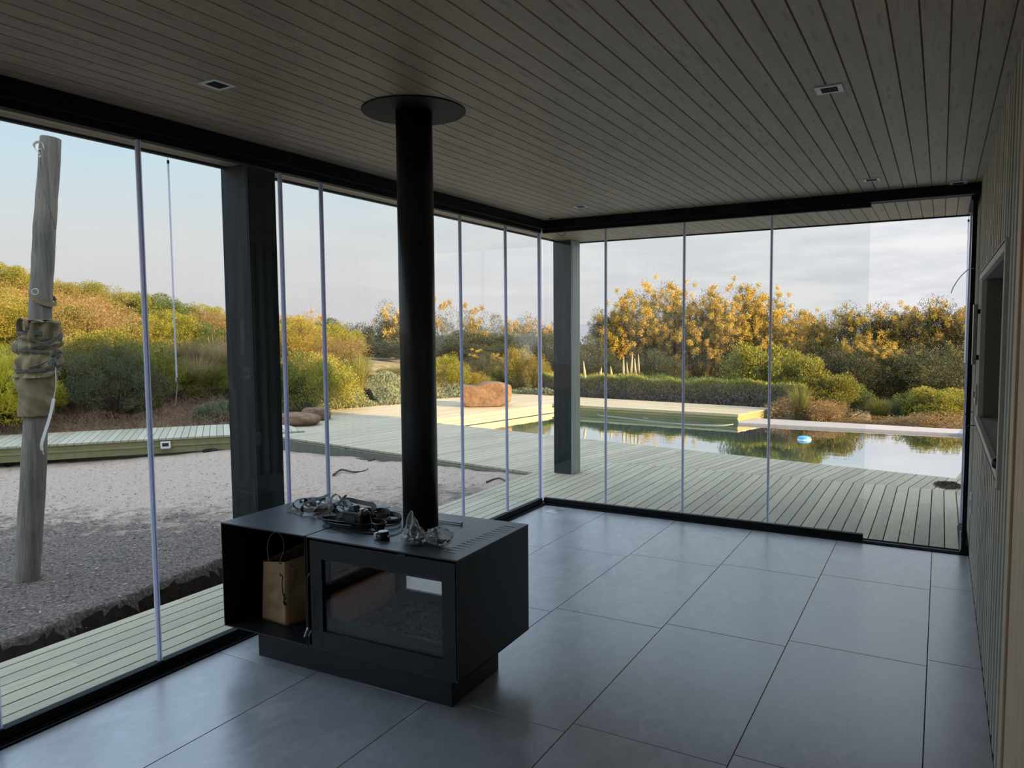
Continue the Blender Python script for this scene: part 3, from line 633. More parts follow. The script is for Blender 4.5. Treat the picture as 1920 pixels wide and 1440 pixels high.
strap([V(640, 936, .08), V(655, 937, .09), V(672, 941, .10), V(688, 944, .10), V(699, 947, .10), V(701, 953, .09), V(694, 957, .07)], .022, Vector((.1, -1, .6)), M_web)
strap([V(688, 946, .12), V(697, 943, .13), V(704, 950, .12), V(700, 957, .10)], .014, Vector((.1, -1, .2)), M_web2)
strap([V(600, 940, .04), V(603, 935, .05), V(609, 936, .05), V(612, 945, .03), V(606, 950, .02), V(600, 944, .03)], .020, Vector((.2, -1, .1)), M_web2)
strap([V(585, 962, .0), V(592, 952, .0), V(602, 947, .02), V(614, 950, .03), V(624, 956, .02)], .012, Vector((0, -.5, 1)), M_web2)
strap([V(588, 958, .02), V(600, 950, .03), V(612, 953, .03), V(600, 963, .0), V(590, 975, -.03), V(596, 978, -.04), V(612, 962, -.02), V(626, 950, .0)], .018, Vector((.4, -.8, .5)), M_web)
strap([V(640, 948, .03), V(640, 942, .05), V(648, 940, .06), V(655, 945, .05), V(652, 952, .03)], .022, Vector((.2, -1, .3)), M_web2)
strap([V(606, 931, .09), V(612, 928, .10), V(618, 927, .10)], .010, Vector((0, -.5, 1)), M_web)
rw = random.Random(17)
for k in range(15):                                          # more loops thrown over each other
    cu, cvv, r_ = rw.uniform(-.74, -.36), rw.uniform(-.01, .09), rw.uniform(.028, .062); a0 = rw.uniform(0, PI); az = rw.uniform(-.9, .9); span = rw.uniform(2.6, 5.2); pts = []
    for j in range(9):
        a = a0+span*j/8; pts.append(Vector((cu+r_*1.25*math.cos(a)*math.cos(az), cvv+r_*math.cos(a)*math.sin(az)+.012*j/8, ZT+.012+r_*.62*(1+math.sin(a))*(.9 if k % 3 else .45))))
    cc_ = smooth_curve(pts, 5); mid = sum(cc_, Vector())/len(cc_); m_ = MB(); m_.ribbon(cc_, rw.choice((.016, .020, .022)), .0018, [(p-mid) for p in cc_]); shift(m_, webo).build('strap_loop', M_web2 if k % 3 == 0 else M_web, web)
for (cx_, cy_, rx, ry, hh, ph) in ((715, 962, 17, 6.5, 4, 0.), (722, 970, 31, 8.5, 6, .4), (724, 972, 29, 7.5, 2, 1.2)):
    pts = []
    for k in range(22):
        a = ph+2*PI*k/20; q = P(cx_+rx*math.cos(a), cy_+ry*math.sin(a), ZT+.010+.0006*k); pts.append(q)
    m_ = MB(); nr = [(Vector((p.x, p.y, 0))-Vector((sum(q.x for q in pts)/22, sum(q.y for q in pts)/22, 0))) for p in pts]
    m_.ribbon(pts, .019, .002, nr); shift(m_, webo).build('strap_loop', M_web, web)
# camera with neck strap
_c = P(664, 988, ZT); camo = (_c.x, _c.y+.012, ZT)
cm = placed('camera', 'black reflex camera with its neck strap on the stove top', 'camera', camo)
mb = MB(); mb.box(-.062, .062, -.028, .028, .002, .078); body = mb.build('body', M_black, cm, bev=.010)
mb = MB(); mb.add([(-.030, -.026, .076), (.022, -.026, .076), (.022, .022, .076), (-.030, .022, .076), (-.016, -.020, .103), (.010, -.020, .103), (.012, .016, .100), (-.018, .016, .100)], [(0, 3, 2, 1), (4, 5, 6, 7), (0, 1, 5, 4), (1, 2, 6, 5), (2, 3, 7, 6), (3, 0, 4, 7)]); mb.build('viewfinder_hump', M_black, cm, bev=.004)
mb = MB(); mb.tube([(-.004, .028, .040), (-.004, .048, .040), (-.004, .052, .040), (-.004, .088, .040)], [.031, .031, .034, .034], 32); mb.build('lens', M_black, cm, smooth=False)
mb = MB(); mb.box(.038, .066, -.036, .036, .004, .074); mb.build('grip', M_black, cm, bev=.010)
mb = MB(); mb.lathe([(.011, .078), (.011, .088), (.009, .089)], c=(.040, -.004, 0), n=20); mb.build('mode_dial', M_chrome, cm)
mb = MB(); mb.lathe([(.006, .078), (.006, .083)], c=(.054, .016, 0), n=16); mb.build('shutter_button', M_chrome, cm)
mb = MB(); mb.box(-.042, .020, -.0305, -.0285, .014, .056); mb.build('rear_screen', M_stovetop, cm)
def cstrap(pts, w, nrm, nm='neck_strap'):
    m_ = MB(); m_.ribbon(smooth_curve(pts, 8), w, .002, nrm); return shift(m_, camo).build(nm, M_black, cm)
def loopstrap(pts, w, nm='neck_strap', th=.003):              # webbing standing on its edge
    c = smooth_curve(pts, 7); m_ = MB(); nr = []
    for k in range(len(c)):
        T = (c[min(k+1, len(c)-1)]-c[max(k-1, 0)]); nr.append(Vector((-T.y, T.x, .30*T.length)))
    m_.ribbon(c, w, th, nr); return shift(m_, camo).build(nm, M_black, cm)
cx_, cy_ = camo[0], camo[1]; zz = ZT+.021
loopstrap([(cx_-.055, cy_+.005, zz+.035), (cx_-.085, cy_+.015, zz+.028), (cx_-.125, cy_+.010, zz+.006), (cx_-.165, cy_-.010, zz), (cx_-.175, cy_-.035, zz), (cx_-.13, cy_-.055, zz), (cx_-.07, cy_-.055, zz), (cx_-.02, cy_-.048, zz), (cx_+.03, cy_-.05, zz), (cx_+.08, cy_-.045, zz), (cx_+.135, cy_-.01, zz), (cx_+.150, cy_+.025, zz)], .022)
loopstrap([(cx_+.055, cy_+.005, zz+.03), (cx_+.078, cy_+.012, zz+.022), (cx_+.095, cy_+.0, zz+.012), (cx_+.125, cy_-.025, zz), (cx_+.155, cy_-.035, zz), (cx_+.175, cy_-.020, zz), (cx_+.165, cy_+.01, zz), (cx_+.130, cy_+.035, zz), (cx_+.09, cy_+.045, zz)], .034)
loopstrap([(cx_-.06, cy_-.01, zz+.012), (cx_-.10, cy_-.025, zz-.004), (cx_-.15, cy_-.02, zz-.006), (cx_-.195, cy_+.005, zz-.008), (cx_-.20, cy_+.03, zz-.008), (cx_-.15, cy_+.035, zz-.004), (cx_-.10, cy_+.02, zz)], .020)
loopstrap([(cx_-.09, cy_-.03, zz-.008), (cx_-.12, cy_-.045, zz-.008), (cx_-.10, cy_-.066, zz-.008), (cx_-.03, cy_-.070, zz-.008), (cx_+.03, cy_-.066, zz-.008)], .022)
m_ = MB(); m_.ribbon(smooth_curve([(cx_+.02, cy_-.060, ZT+.003), (cx_+.07, cy_-.066, ZT+.003), (cx_+.125, cy_-.066, ZT+.003), (cx_+.165, cy_-.045, ZT+.004), (cx_+.19, cy_-.01, ZT+.004)], 6), .040, .003, up); shift(m_, camo).build('neck_strap', M_black, cm)
# small lettering printed on the strap
tcu = D.curves.new('lettering', 'FONT'); tcu.body = 'YNZDAS'; tcu.size = .014; tcu.extrude = .0002; tcu.align_x = 'CENTER'
to = D.objects.new('lettering', tcu); COL.objects.link(to)
bpy.context.view_layer.update(); tm_ = D.meshes.new_from_object(to); D.objects.remove(to)
lt = D.objects.new('strap_lettering', tm_); COL.objects.link(lt); tm_.materials.clear(); tm_.materials.append(M_straptext); lt.parent = cm
ctr = Vector((.106, -.0165, .022)); xd = Vector((.030, -.025, 0)).normalized(); yd = Vector((0, 0, 1)); nn = xd.cross(yd).normalized()
lm = Matrix.Identity(4)
for i in range(3): lm[i][0] = xd[i]; lm[i][1] = yd[i]; lm[i][2] = nn[i]; lm[i][3] = (ctr+nn*.0045+Vector((0, 0, -.005)))[i]
lt.matrix_local = lm
# glazing seal rods lying at the back
for (a, b_, lab) in (((566, 939), (606, 943), 'white rod with black end cap lying at the back left of the stove top'), ((815, 974), (864, 981), 'clear white rod lying behind the flue on the stove top')):
    p, q = P(*a, ZT+.006), P(*b_, ZT+.006); p0 = tuple(p); r = placed('glazing_rod', lab, 'rod', (p.x, p.y, ZT))
    if a[0] < 700: q = p+(q-p)*1.25
    else: p = q+(p-q)*1.5
    m_ = MB(); m_.tube([p, q], .005, 10); shift(m_, (p0[0], p0[1], ZT)).build('rod', M_white, r)
    e0, e1 = (p, p+(q-p).normalized()*-.012) if a[0] < 700 else (q, q+(q-p).normalized()*.008)
    m_ = MB(); m_.tube([e0, e1], .007, 10); shift(m_, (p0[0], p0[1], ZT)).build('end_cap', M_black if a[0] < 700 else M_white, r)
# tape measure
q = P(719, 1010, ZT); tp = placed('tape_measure', 'small black and white measuring tape at the front edge of the stove top', 'tape measure', (q.x, q.y, ZT))
mb = MB(); mb.lathe([(.026, .0), (.029, .004), (.029, .017), (.024, .020), (.024, .030), (.021, .033)], n=32); mb.build('case', M_black, tp)
mb = MB(); mb.lathe([(.022, .0332), (.022, .0345), (.018, .0355)], n=32); mb.build('face', M_white, tp)
mb = MB(); mb.box(-.040, -.024, -.020, .006, .004, .026); mb.build('side_label', M_white, tp, bev=.003)
mb = MB(); mb.ribbon(smooth_curve([(.026, -.006, .017), (.040, -.006, .018), (.055, .010, .020), (.08, .035, .032), (.10, .05, .040)], 6), .010, .0012, Vector((0, -1, .3))); mb.build('tape', M_web2, tp)
# plastic bags of fixings
def poly_bag(px, py, wd, dp, ht, seed, lab, tuft):
    q = P(px, py, ZT); r = placed('plastic_bag', lab, 'plastic bag', (q.x, q.y, ZT), 'plastic bags of fixings on the stove')
    rn = random.Random(seed); m_ = MB(); nu, nv = 64, 40; v = []
    for j in range(nv):
        f_ = j/(nv-1); th = f_*PI
        for i in range(nu):
            a = 2*PI*i/nu
            rr = math.sin(th)**.7
            nse = noise.noise(Vector((math.cos(a)*2.1+seed, math.sin(a)*2.1, f_*4)))*.30+abs(noise.noise(Vector((math.cos(a)*5+seed, math.sin(a)*5, f_*8))))*.28-.06
            x = wd*rr*math.cos(a)*(1+nse); y = dp*rr*math.sin(a)*(1+nse); z = ht*(1-math.cos(th))/2*(1+nse*.5)
            if tuft and f_ > .62:
                k_ = (f_-.62)/.38; x += tuft[0]*k_; y += tuft[1]*k_; z += tuft[2]*k_*k_*(1+.6*math.sin(3*a+seed))
            v.append((x, y, max(z, .001)))
    f = [(j*nu+i, j*nu+(i+1) % nu, (j+1)*nu+(i+1) % nu, (j+1)*nu+i) for j in range(nv-1) for i in range(nu)]
    m_.add(v, f); m_.build('bag_film', M_plasticbag, r, smooth=True)
    c_ = MB(); d_ = MB()
    for k in range(26):
        a = rn.uniform(0, 2*PI); rad = rn.uniform(0, .62); x, y, z = wd*rad*math.cos(a), dp*rad*math.sin(a), rn.uniform(.006, ht*.35)
        th = rn.uniform(0, 2*PI); l = .014
        (c_ if k % 3 == 0 else d_).tube([(x, y, z), (x+l*math.cos(th), y+l*math.sin(th), z+rn.uniform(-.003, .006))], .0045, 6)
    c_.build('metal_fixings', M_web2, r); d_.build('dark_fixings', M_black, r)
poly_bag(777, 1020, .056, .042, .062, 3, 'crumpled clear plastic bag of dark fixings leaning on the flue, left one', (-.02, .01, .05))
poly_bag(824, 1022, .060, .040, .072, 8, 'crumpled clear plastic bag of fixings by the stove slots, right one', (.01, -.005, .01))
mb = MB()
# paper carrier bag in the log bay
bo = (-.70, -.10, Z0+t_+.0005)
bag = placed('paper_bag', 'brown paper carrier bag with twisted handles standing in the log bay', 'paper bag', bo)
def bpt(u, v, z): return (u-bo[0], v-bo[1], z-bo[2])
zb = bo[2]
A = [(-.835, -.17), (-.655, -.19), (-.535, .015), (-.715, .035)]           # footprint
Tt = [(-.822, -.165), (-.640, -.20), (-.515, .02), (-.72, .05)]
def bagwall(idx, zt0, zt1, mat, nm, seed):
    a, b_ = A[idx], A[(idx+1) % 4]; c, d_ = Tt[(idx+1) % 4], Tt[idx]; m_ = MB(); nu, nv = 14, 22; v = []
    for j in range(nv):
        g_ = j/(nv-1)
        for i in range(nu):
            f_ = i/(nu-1); bx, by = a[0]+(b_[0]-a[0])*f_, a[1]+(b_[1]-a[1])*f_; tx, ty = d_[0]+(c[0]-d_[0])*f_, d_[1]+(c[1]-d_[1])*f_
            zt = zt0+(zt1-zt0)*f_; x, y = bx+(tx-bx)*g_, by+(ty-by)*g_; z = zb+(zt-zb)*g_
            e_ = math.sin(PI*f_)*math.sin(PI*min(1, g_*1.1)); cr_ = noise.noise(Vector((x*16+seed, g_*7, seed)))*.016*e_+abs(noise.noise(Vector((x*26, g_*9, seed))))*.022*e_*(1.35-g_)-.006*e_
            nx, ny = (b_[1]-a[1]), -(b_[0]-a[0]); ln_ = math.hypot(nx, ny); v.append(bpt(x+nx/ln_*cr_, y+ny/ln_*cr_, z))
    f = [(j*nu+i, j*nu+i+1, (j+1)*nu+i+1, (j+1)*nu+i) for j in range(nv-1) for i in range(nu-1)]; m_.add(v, f)
    return m_.build(nm, mat, bag, smooth=True)
for idx, (a, b_, mm, nm) in enumerate(((.468, .500, M_kraft, 'front_panel'), (.500, .545, M_kraft, 'side_panel'), (.545, .535, M_kraft2, 'back_panel'), (.535, .468, M_kraft2, 'side_panel'))):
    o = bagwall(idx, a, b_, mm, nm, idx*3+1); sm = o.modifiers.new('thickness', 'SOLIDIFY'); sm.thickness = .0012
mb = MB(); mb.prism([bpt(*p, 0)[:2] for p in A], 0, .0015); mb.build('bottom', M_kraft, bag)
for pts in ([(-.775, -.17, .47), (-.785, -.17, .545), (-.77, -.165, .60), (-.73, -.16, .625), (-.69, -.16, .60), (-.675, -.17, .55), (-.695, -.18, .49)],
            [(-.69, .03, .53), (-.66, .0, .57), (-.63, -.02, .59), (-.60, -.02, .565), (-.565, -.03, .52)]):
    mb = MB(); mb.tube([bpt(*p) for p in smooth_curve(pts, 6)], .0022, 6); mb.build('handle', M_kraft2, bag)
# printed line drawing on the bag's corner
mb = MB(); fx = lambda f_, z: (A[0][0]+(A[1][0]-A[0][0])*f_+.01*(z-.17)/.3, A[0][1]+(A[1][1]-A[0][1])*f_-.0075, z)
sx_ = lambda f_, z: (A[1][0]+(A[2][0]-A[1][0])*f_+.018*(z-.17)/.3+.0055, A[1][1]+(A[2][1]-A[1][1])*f_-.0045, z)
for pts in ([fx(.80, .440), fx(.83, .425), fx(.88, .43), fx(.92, .42), fx(.89, .40), fx(.90, .37), fx(.92, .34)], [fx(.74, .485), fx(.9, .487), sx_(.12, .470), sx_(.17, .43), sx_(.12, .38), sx_(.06, .345)],
            [fx(.92, .34), fx(.97, .325), fx(.96, .30), sx_(.02, .29)]):
    mb.ribbon([bpt(*p) for p in smooth_curve(pts, 6)], .005, .001, Vector((.3, -1, 0)))
for (a, z) in ((.955, .335), (.97, .318), (.955, .300), (.98, .290)): p = bpt(*fx(a, z)); mb.lathe([(.005, -.006), (.009, 0), (.004, .006)], c=(p[0], p[1]+.004, p[2]), n=10)
mb.build('printed_drawing', M_ink, bag)

# ================================================================== posts outside
def post(x0, x1, y0, y1, lab):
    r = empty('timber_post', ((x0+x1)/2, (y0+y1)/2, .0)); tag(r, lab, 'post', None); hx, hy = (x1-x0)/2, (y1-y0)/2
    m_ = MB(); m_.box(-hx, hx, -hy, hy, .001, ZC-.0005); m_.build('shaft', M_post, r, bev=.004)
    m_ = MB(); m_.box(hx, hx+.012, -hy, hy, .001, ZC-.0005); m_.build('side_board', M_postface if y0 > 0 else M_post, r, bev=.003)
    return r
post(-.567, -.352, 1.375, 1.585, 'dark blue-green stained timber post standing on the deck beyond the far glass corner')
p1y = -3.03
post(-.567, -.352, p1y, p1y+.21, 'broad dark stained timber post outside the left glass behind the stove')

# ================================================================== decks, pool
DK0, DK1 = -.028, 0.0
mb = MB()
boards(mb, [(-.78, -9.2), (-.066, -9.2), (-.066, .066), (-.78, .066)], PI/2, .1012, .0075, DK0, DK1, .0, seed=1)
boards(mb, [(-.78, .066), (4.0, .066), (4.0, 2.3), (-.2, 2.3), (-.78, 1.28)], PI/2, .1012, .0075, DK0, DK1, .0, seed=2)
struct(mb.build('floor_terrace', M_deck, bev=.0015))
YD = PI/2+ROT
pool_near = lambda x: 3.68-.2*x
mb = MB()
bp = [p[:2] for p in (at(551, 775, 2, 0), at(615, 770, 2, 0), at(712, 760, 2, 0), at(751, 758, 2, 0), at(820, 748, 2, 0))]
sandend = (-6.1, 2.16)
boards(mb, [(-.78, 1.28), (-.2, 2.3), (-.2, 3.72), (-4.84, 4.66), tuple(bp[0]), sandend], YD, .1012, .0075, DK0, DK1, seed=3)
boards(mb, [(-.2, 2.3), (3.35, 2.3), (3.35, 3.03), (-.2, 3.72)], YD, .1012, .0075, DK0, DK1, seed=4)
boards(mb, [(3.35, 2.3), (4.6, 2.3), (4.6, 9), (4.1, 9.0), (3.35, 3.03)], YD, .1012, .0075, DK0, DK1, seed=5)
plF, plB = at(1384, 777, 2, 0)[:2], at(1450, 765, 2, 0)[:2]; stL = at(1035, 757, 2, 0)[:2]; bkL = at(1040, 742, 2, 0)[:2]; bk2 = at(952, 738, 2, 0)[:2]
boards(mb, [(-4.84, 4.66), tuple(stL), tuple(bkL), tuple(bk2), tuple(bp[4]), tuple(bp[3]), tuple(bp[1]), tuple(bp[0])], YD, .1012, .007, DK0, DK1, seed=6)
boards(mb, [tuple(stL), tuple(plF), tuple(plB), tuple(bkL)], ROT, .1012, .007, DK0, DK1, seed=7)
struct(mb.build('floor_deck', M_deck2, bev=.0015))
# deck fascias and the dark void under the boards
mb = MB()
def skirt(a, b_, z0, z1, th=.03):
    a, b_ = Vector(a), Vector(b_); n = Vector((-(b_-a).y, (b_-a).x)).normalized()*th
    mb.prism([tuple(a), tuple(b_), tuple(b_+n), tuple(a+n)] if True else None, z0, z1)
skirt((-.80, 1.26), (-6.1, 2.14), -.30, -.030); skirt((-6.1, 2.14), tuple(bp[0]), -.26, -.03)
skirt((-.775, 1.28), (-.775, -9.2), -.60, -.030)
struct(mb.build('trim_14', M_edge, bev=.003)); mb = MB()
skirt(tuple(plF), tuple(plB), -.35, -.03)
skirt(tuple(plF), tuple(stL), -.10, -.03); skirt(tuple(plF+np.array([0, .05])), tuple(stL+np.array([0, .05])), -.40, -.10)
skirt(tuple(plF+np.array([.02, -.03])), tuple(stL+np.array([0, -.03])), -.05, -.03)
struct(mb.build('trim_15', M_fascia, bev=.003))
ZW = -.17
# stepped coping on the pool's left side
mb = MB(); a0, a1 = Vector((-4.84, 4.72)), Vector(stL)
dr_ = (a1-a0).normalized(); nr_ = Vector((dr_.y, -dr_.x))
for k in range(3):
    o0, o1 = nr_*(-.03+.075*k), nr_*(.043+.075*k); zt = -.045*(k+1)+.02
    mb.prism([tuple(a0+o0), tuple(a0+o1), tuple(a1+o1), tuple(a1+o0)], zt-.045, zt)
struct(mb.build('trim_11', M_deck2, bev=.003))
# infinity rim
r0, r1 = at(1384, 794, 2, -.15)[:2], at(1808, 815, 2, -.15)[:2]; r2, r3 = at(1808, 806, 2, -.13)[:2], at(1384, 782, 2, -.13)[:2]
ext = (r1-r0)*.25; mb = MB(); mb.prism([tuple(r0), tuple(r1+ext), tuple(r2+ext), tuple(r3)], -.6, -.13)
struct(mb.build('trim_12', M_concrete, bev=.01))
# basin and water
wp = [(-4.6, 4.63), (3.36, 3.00), (4.15, 9.0), tuple(r1+ext), tuple(r0), (float(stL[0])+.0, float(stL[1])+.10), ]
wp = [(-4.84, 4.655), (3.352, 3.02), (3.42, 3.4), tuple(r1), tuple(r0), tuple(plF), tuple(stL)]
mb = MB(); mb.add([(*p, ZW) for p in wp], [tuple(range(len(wp)))]); water = mb.build('pool_water', M_water)
tag(water, 'still teal pool water reflecting sky and trees', 'pool water')
mb = MB(); nW = len(wp); vv = [(*p, ZW-.004) for p in wp]+[(*p, -1.4) for p in wp]
mb.add(vv, [tuple(range(nW, 2*nW))]+[(i, (i+1) % nW, nW+(i+1) % nW, nW+i) for i in range(nW)]); struct(mb.build('floor_pool', M_teal))
# blue and white pool float (chlorine floater)
fp = at(1508, 824, 2, ZW); r = empty('pool_floater', fp); tag(r, 'round blue and white chlorine floater drifting on the pool', 'pool floater')
mb = MB(); mb.lathe([(.03, -.03), (.085, -.02), (.105, .0), (.105, .012)], n=32); mb.build('float_ring', M_white, r, smooth=False)
M_blue = plain('blue_plastic', (.06, .33, .55), .35)
mb = MB(); mb.lathe([(.104, .0125), (.095, .040), (.065, .052), (.03, .055)], n=32); mb.build('cap', M_blue, r)
# pool hose ring and brush just under the surface
hz = ZW+.006; mb = MB(); hp = [at(1384*1., 790, 2, hz), at(1375, 795, 2, hz), at(1350, 797, 2, hz), at(1290, 795, 2, hz), at(1230, 790, 2, hz), at(1185, 785, 2, hz), at(1150, 781, 2, hz), at(1125, 778, 2, hz), at(1118, 775, 2, hz), at(1135, 774, 2, hz), at(1165, 775, 2, hz), at(1190, 779, 2, hz), at(1215, 784, 2, hz)]
hp = [p for p in hp]; hs = rebase(MBt := MB(), (0, 0, 0)); mb.tube(smooth_curve([Vector(p) for p in hp[1:]], 6), .0035, 8)
o = rebase(mb, hp[4]).build('pool_hose', M_web2, smooth=True); o.location = hp[4]; tag(o, 'thin pale pool hose floating in loops along the far pool edge', 'hose')

# boardwalk on the left
bwF0, bwF1, bwB0, bwB1 = Vector((-8.25, -.62)), Vector((-5.62, 2.62)), Vector((-9.50, .18)), Vector((-6.95, 3.30))
dirw = (bwF1-bwF0).normalized(); bwF0 = bwF0-dirw*9; bwB0 = bwB0-dirw*9
aw = math.atan2(dirw.y, dirw.x)
bw = empty('boardwalk', (-8.3, -.6, 0)); tag(bw, 'raised grey-green timber boardwalk crossing the sand toward the pool deck', 'boardwalk')
mb = MB(); boards(mb, [tuple(bwF0), tuple(bwF1), tuple(bwB1), tuple(bwB0)], aw+PI/2, .1012, .008, .0, .03, seed=9, jmin=4, jmax=5)
rebase(mb, (-8.3, -.6, 0)).build('planks', M_deck3, bw, bev=.0015)
mb = MB(); n_ = Vector((-dirw.y, dirw.x))
mb.prism([tuple(bwF0+n_*.03), tuple(bwF1+n_*.03), tuple(bwF1+n_*.07), tuple(bwF0+n_*.07)], -.20, -.001)
mb.prism([tuple(bwF0+n_*.012), tuple(bwF1+n_*.012-dirw*.3), tuple(bwF1+n_*.029-dirw*.3), tuple(bwF0+n_*.029)], -.10, -.07)
mb.prism([tuple(bwF1+n_*.07), tuple(bwF1+n_*1.3), tuple(bwF1+n_*1.3-dirw*.04), tuple(bwF1+n_*.07-dirw*.04)], -.20, -.001)
rebase(mb, (-8.3, -.6, 0)).build('side_beam', M_fascia, bw, bev=.004)
for (px, py, zz, lab) in ((310, 830, -.06, 'small white lamp box fixed on the side of the boardwalk, nearer the house'), (562, 815, -.05, 'small white lamp box at the end of the boardwalk by the deck')):
    # on the boardwalk's side face
    best = min(np.linspace(0, 13, 1300), key=lambda s_: abs((lambda q_: 960+F_PX*((q_-CAM)@RIGHT)/((q_-CAM)@FWD)-px)(np.array([*(bwF1-dirw*s_), zz]))))
    c = bwF1-dirw*best-n_*.03; r = empty('lamp_box', (c.x, c.y, zz-.06), aw); tag(r, lab, 'outdoor lamp', 'lamp boxes along the boardwalk')
    m_ = MB(); m_.box(-.07, .07, .0, .05, .0, .10); m_.build('housing', M_white, r, bev=.006)
    m_ = MB(); m_.box(-.06, .06, -.05, .0, -.004, .008); m_.build('shade', M_chrome, r, bev=.002)
    m_ = MB(); m_.box(-.045, .045, -.003, .0, .03, .08); m_.build('lens', M_black, r)

# ================================================================== ground
def hill(x, y):
    h = 3.75*math.exp(-.5*(((x+34)/13.5)**2+((y-3.4)/7.6)**2))
    return h
def gz(x, y):
    d = (x+8.25)*n_.x+(y+.62)*n_.y                               # distance behind the boardwalk's front edge
    k_ = max(0, min(1, (d-1.3)/5)); j_ = max(0, min(1, (d-1.0)/.6)); z = -.22+.165*j_*j_*(3-2*j_)+.085*max(0, min(3.5, d-1.3))*max(0, min(1, (-x-7.6)/1.2))+k_*k_*(3-2*k_)*hill(x, y)*max(0, min(1, (-x-7.8)/2.5))
    z += .05*noise.noise(Vector((x*.5, y*.5, 0)))
    if y > 10 and x > -12: z -= min(1.2, (y-10)*.10)*max(0, min(1, (x+12)/4))
    return z
mb = MB(); xs = np.concatenate([np.arange(-70, -14, 2.), np.arange(-14, 8, .5), np.arange(8, 40, 2.)]); ys = np.concatenate([np.arange(-30, -9, 3.), np.arange(-9, 16, .5), np.arange(16, 60, 2.)])
v = []
for y in ys:
    for x in xs:
        z = gz(x, y)
        if -5.6 < x < 5.5 and 2.4 < y < 9.2: z = -1.6 if (-5.1 < x < 5. and 3. < y < 8.8) else z-.3
        if x > -1.2 and y < 2.5: z = -.8
        if -7.9 < x < 5 and 2. < y < 10.0: z = min(z, -.11)
        if -9 < x < -.5 and -12 < y < 2.6: z = -.9 if x > -7.5 else z-.25
        v.append((x, y, z))
nx = len(xs); mb.add(v, [(j*nx+i, j*nx+i+1, (j+1)*nx+i+1, (j+1)*nx+i) for j in range(len(ys)-1) for i in range(nx-1)])
o = mb.build('floor_ground', M_ground, smooth=True); struct(o)
# sand bed between house, boardwalk and deck, with a cut bank beside the strip of deck
def sandz(x, y):
    z = max(-.26, -.03-.033*(-x-.8)-.045*max(0, 1-y))+.020*noise.noise(Vector((x*2.2, y*2.2, 3)))+.012*noise.noise(Vector((x*7, y*7, 5)))+.02*noise.noise(Vector((x*.7, y*.7, 9)))
    edge = -1.78+.10*noise.noise(Vector((y*1.3, 2, 0)))+.05*noise.noise(Vector((y*5, 7, 0)))
    k_ = max(0, min(1, (-y-1.0)/1.2)); dep = -.72*k_
    tt = max(0, min(1, (x-edge+.03*noise.noise(Vector((x*9, y*9, 1))))/.20)); return z+dep*(tt*tt*(3-2*tt)), tt*k_
mb = MB(); xs = np.concatenate([np.arange(-12, -4, .12), np.arange(-4, -2.05, .04), np.arange(-2.05, -1.3, .016), np.arange(-1.3, -.79, .05), [-.785]]); ys = np.arange(-9, 2.7, .05); v = []; soilf = []
for y in ys:
    for x in xs:
        z, kk = sandz(x, y); xx = x
        v.append((xx, y, z))
nx = len(xs); keep = []
for j in range(len(ys)-1):
    for i in range(nx-1):
        x, y = (xs[i]+xs[i+1])/2, (ys[j]+ys[j+1])/2
        if (x+8.25)*n_.x+(y+.62)*n_.y > .15: continue
        if y > 1.24-.166*(x+.8)+.06: continue
        keep.append((j*nx+i, j*nx+i+1, (j+1)*nx+i+1, (j+1)*nx+i))
mb.add(v, keep)
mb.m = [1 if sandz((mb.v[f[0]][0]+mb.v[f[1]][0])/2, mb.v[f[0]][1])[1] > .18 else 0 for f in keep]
o = mb.build('sand_bed', [M_sand, M_soil], smooth=True); tag(o, 'pale sand strewn with dark litter between house and boardwalk', 'sand', kind='stuff')
# leaf litter and twigs on the sand
def scatter_flakes(n, region, size, zoff, seed):
    rg = np.random.default_rng(seed); v = []; f = []
    c = 0
    while c < n:
        x, y = rg.uniform(*region[0]), rg.uniform(*region[1])
        if (x+8.25)*n_.x+(y+.62)*n_.y > -.02 or y > 1.2-.166*(x+.8) or x > -.82: continue
        z, kk = sandz(x, y)
        if kk > .5 and rg.random() < .7: continue
        dens = .25+.75*max(0, min(1, (-y-.3)*.35+.15+(x+4)*.08))
        if rg.random() > dens: continue
        a = rg.uniform(0, 2*PI); l = size*rg.uniform(.4, 1.8); w = l*rg.uniform(.10, .4); dx, dy = math.cos(a), math.sin(a); t1 = rg.uniform(-.25, .25)*l
        z += zoff; o_ = len(v)
        v += [(x-dx*l, y-dy*l, z), (x-dy*w, y+dx*w, z+.004), (x+dx*l, y+dy*l, z+t1*.5+.003), (x+dy*w, y-dx*w, z+.002)]; f.append((o_, o_+1, o_+2, o_+3)); c += 1
    me = D.meshes.new('litter'); me.from_pydata(v, [], f); return me
me = scatter_flakes(9000, ((-9, -.8), (-6.5, 1.2)), .014, .004, 5); me.materials.append(leafmat('litter_dark', [(.02, .017, .015), (.05, .04, .032), (.10, .08, .06)], .05))
o = D.objects.new('leaf_litter', me); COL.objects.link(o); tag(o, 'dark leaf litter and bark scattered over the sand', 'leaf litter', kind='stuff')
me = scatter_flakes(2600, ((-7, -.8), (-6.5, 1.2)), .013, .006, 6); me.materials.append(leafmat('litter_pale', [(.30, .24, .18), (.52, .45, .36)], .05))
o = D.objects.new('wood_chips', me); COL.objects.link(o); tag(o, 'pale wood chips lying among the dark litter near the log', 'wood chips', kind='stuff')
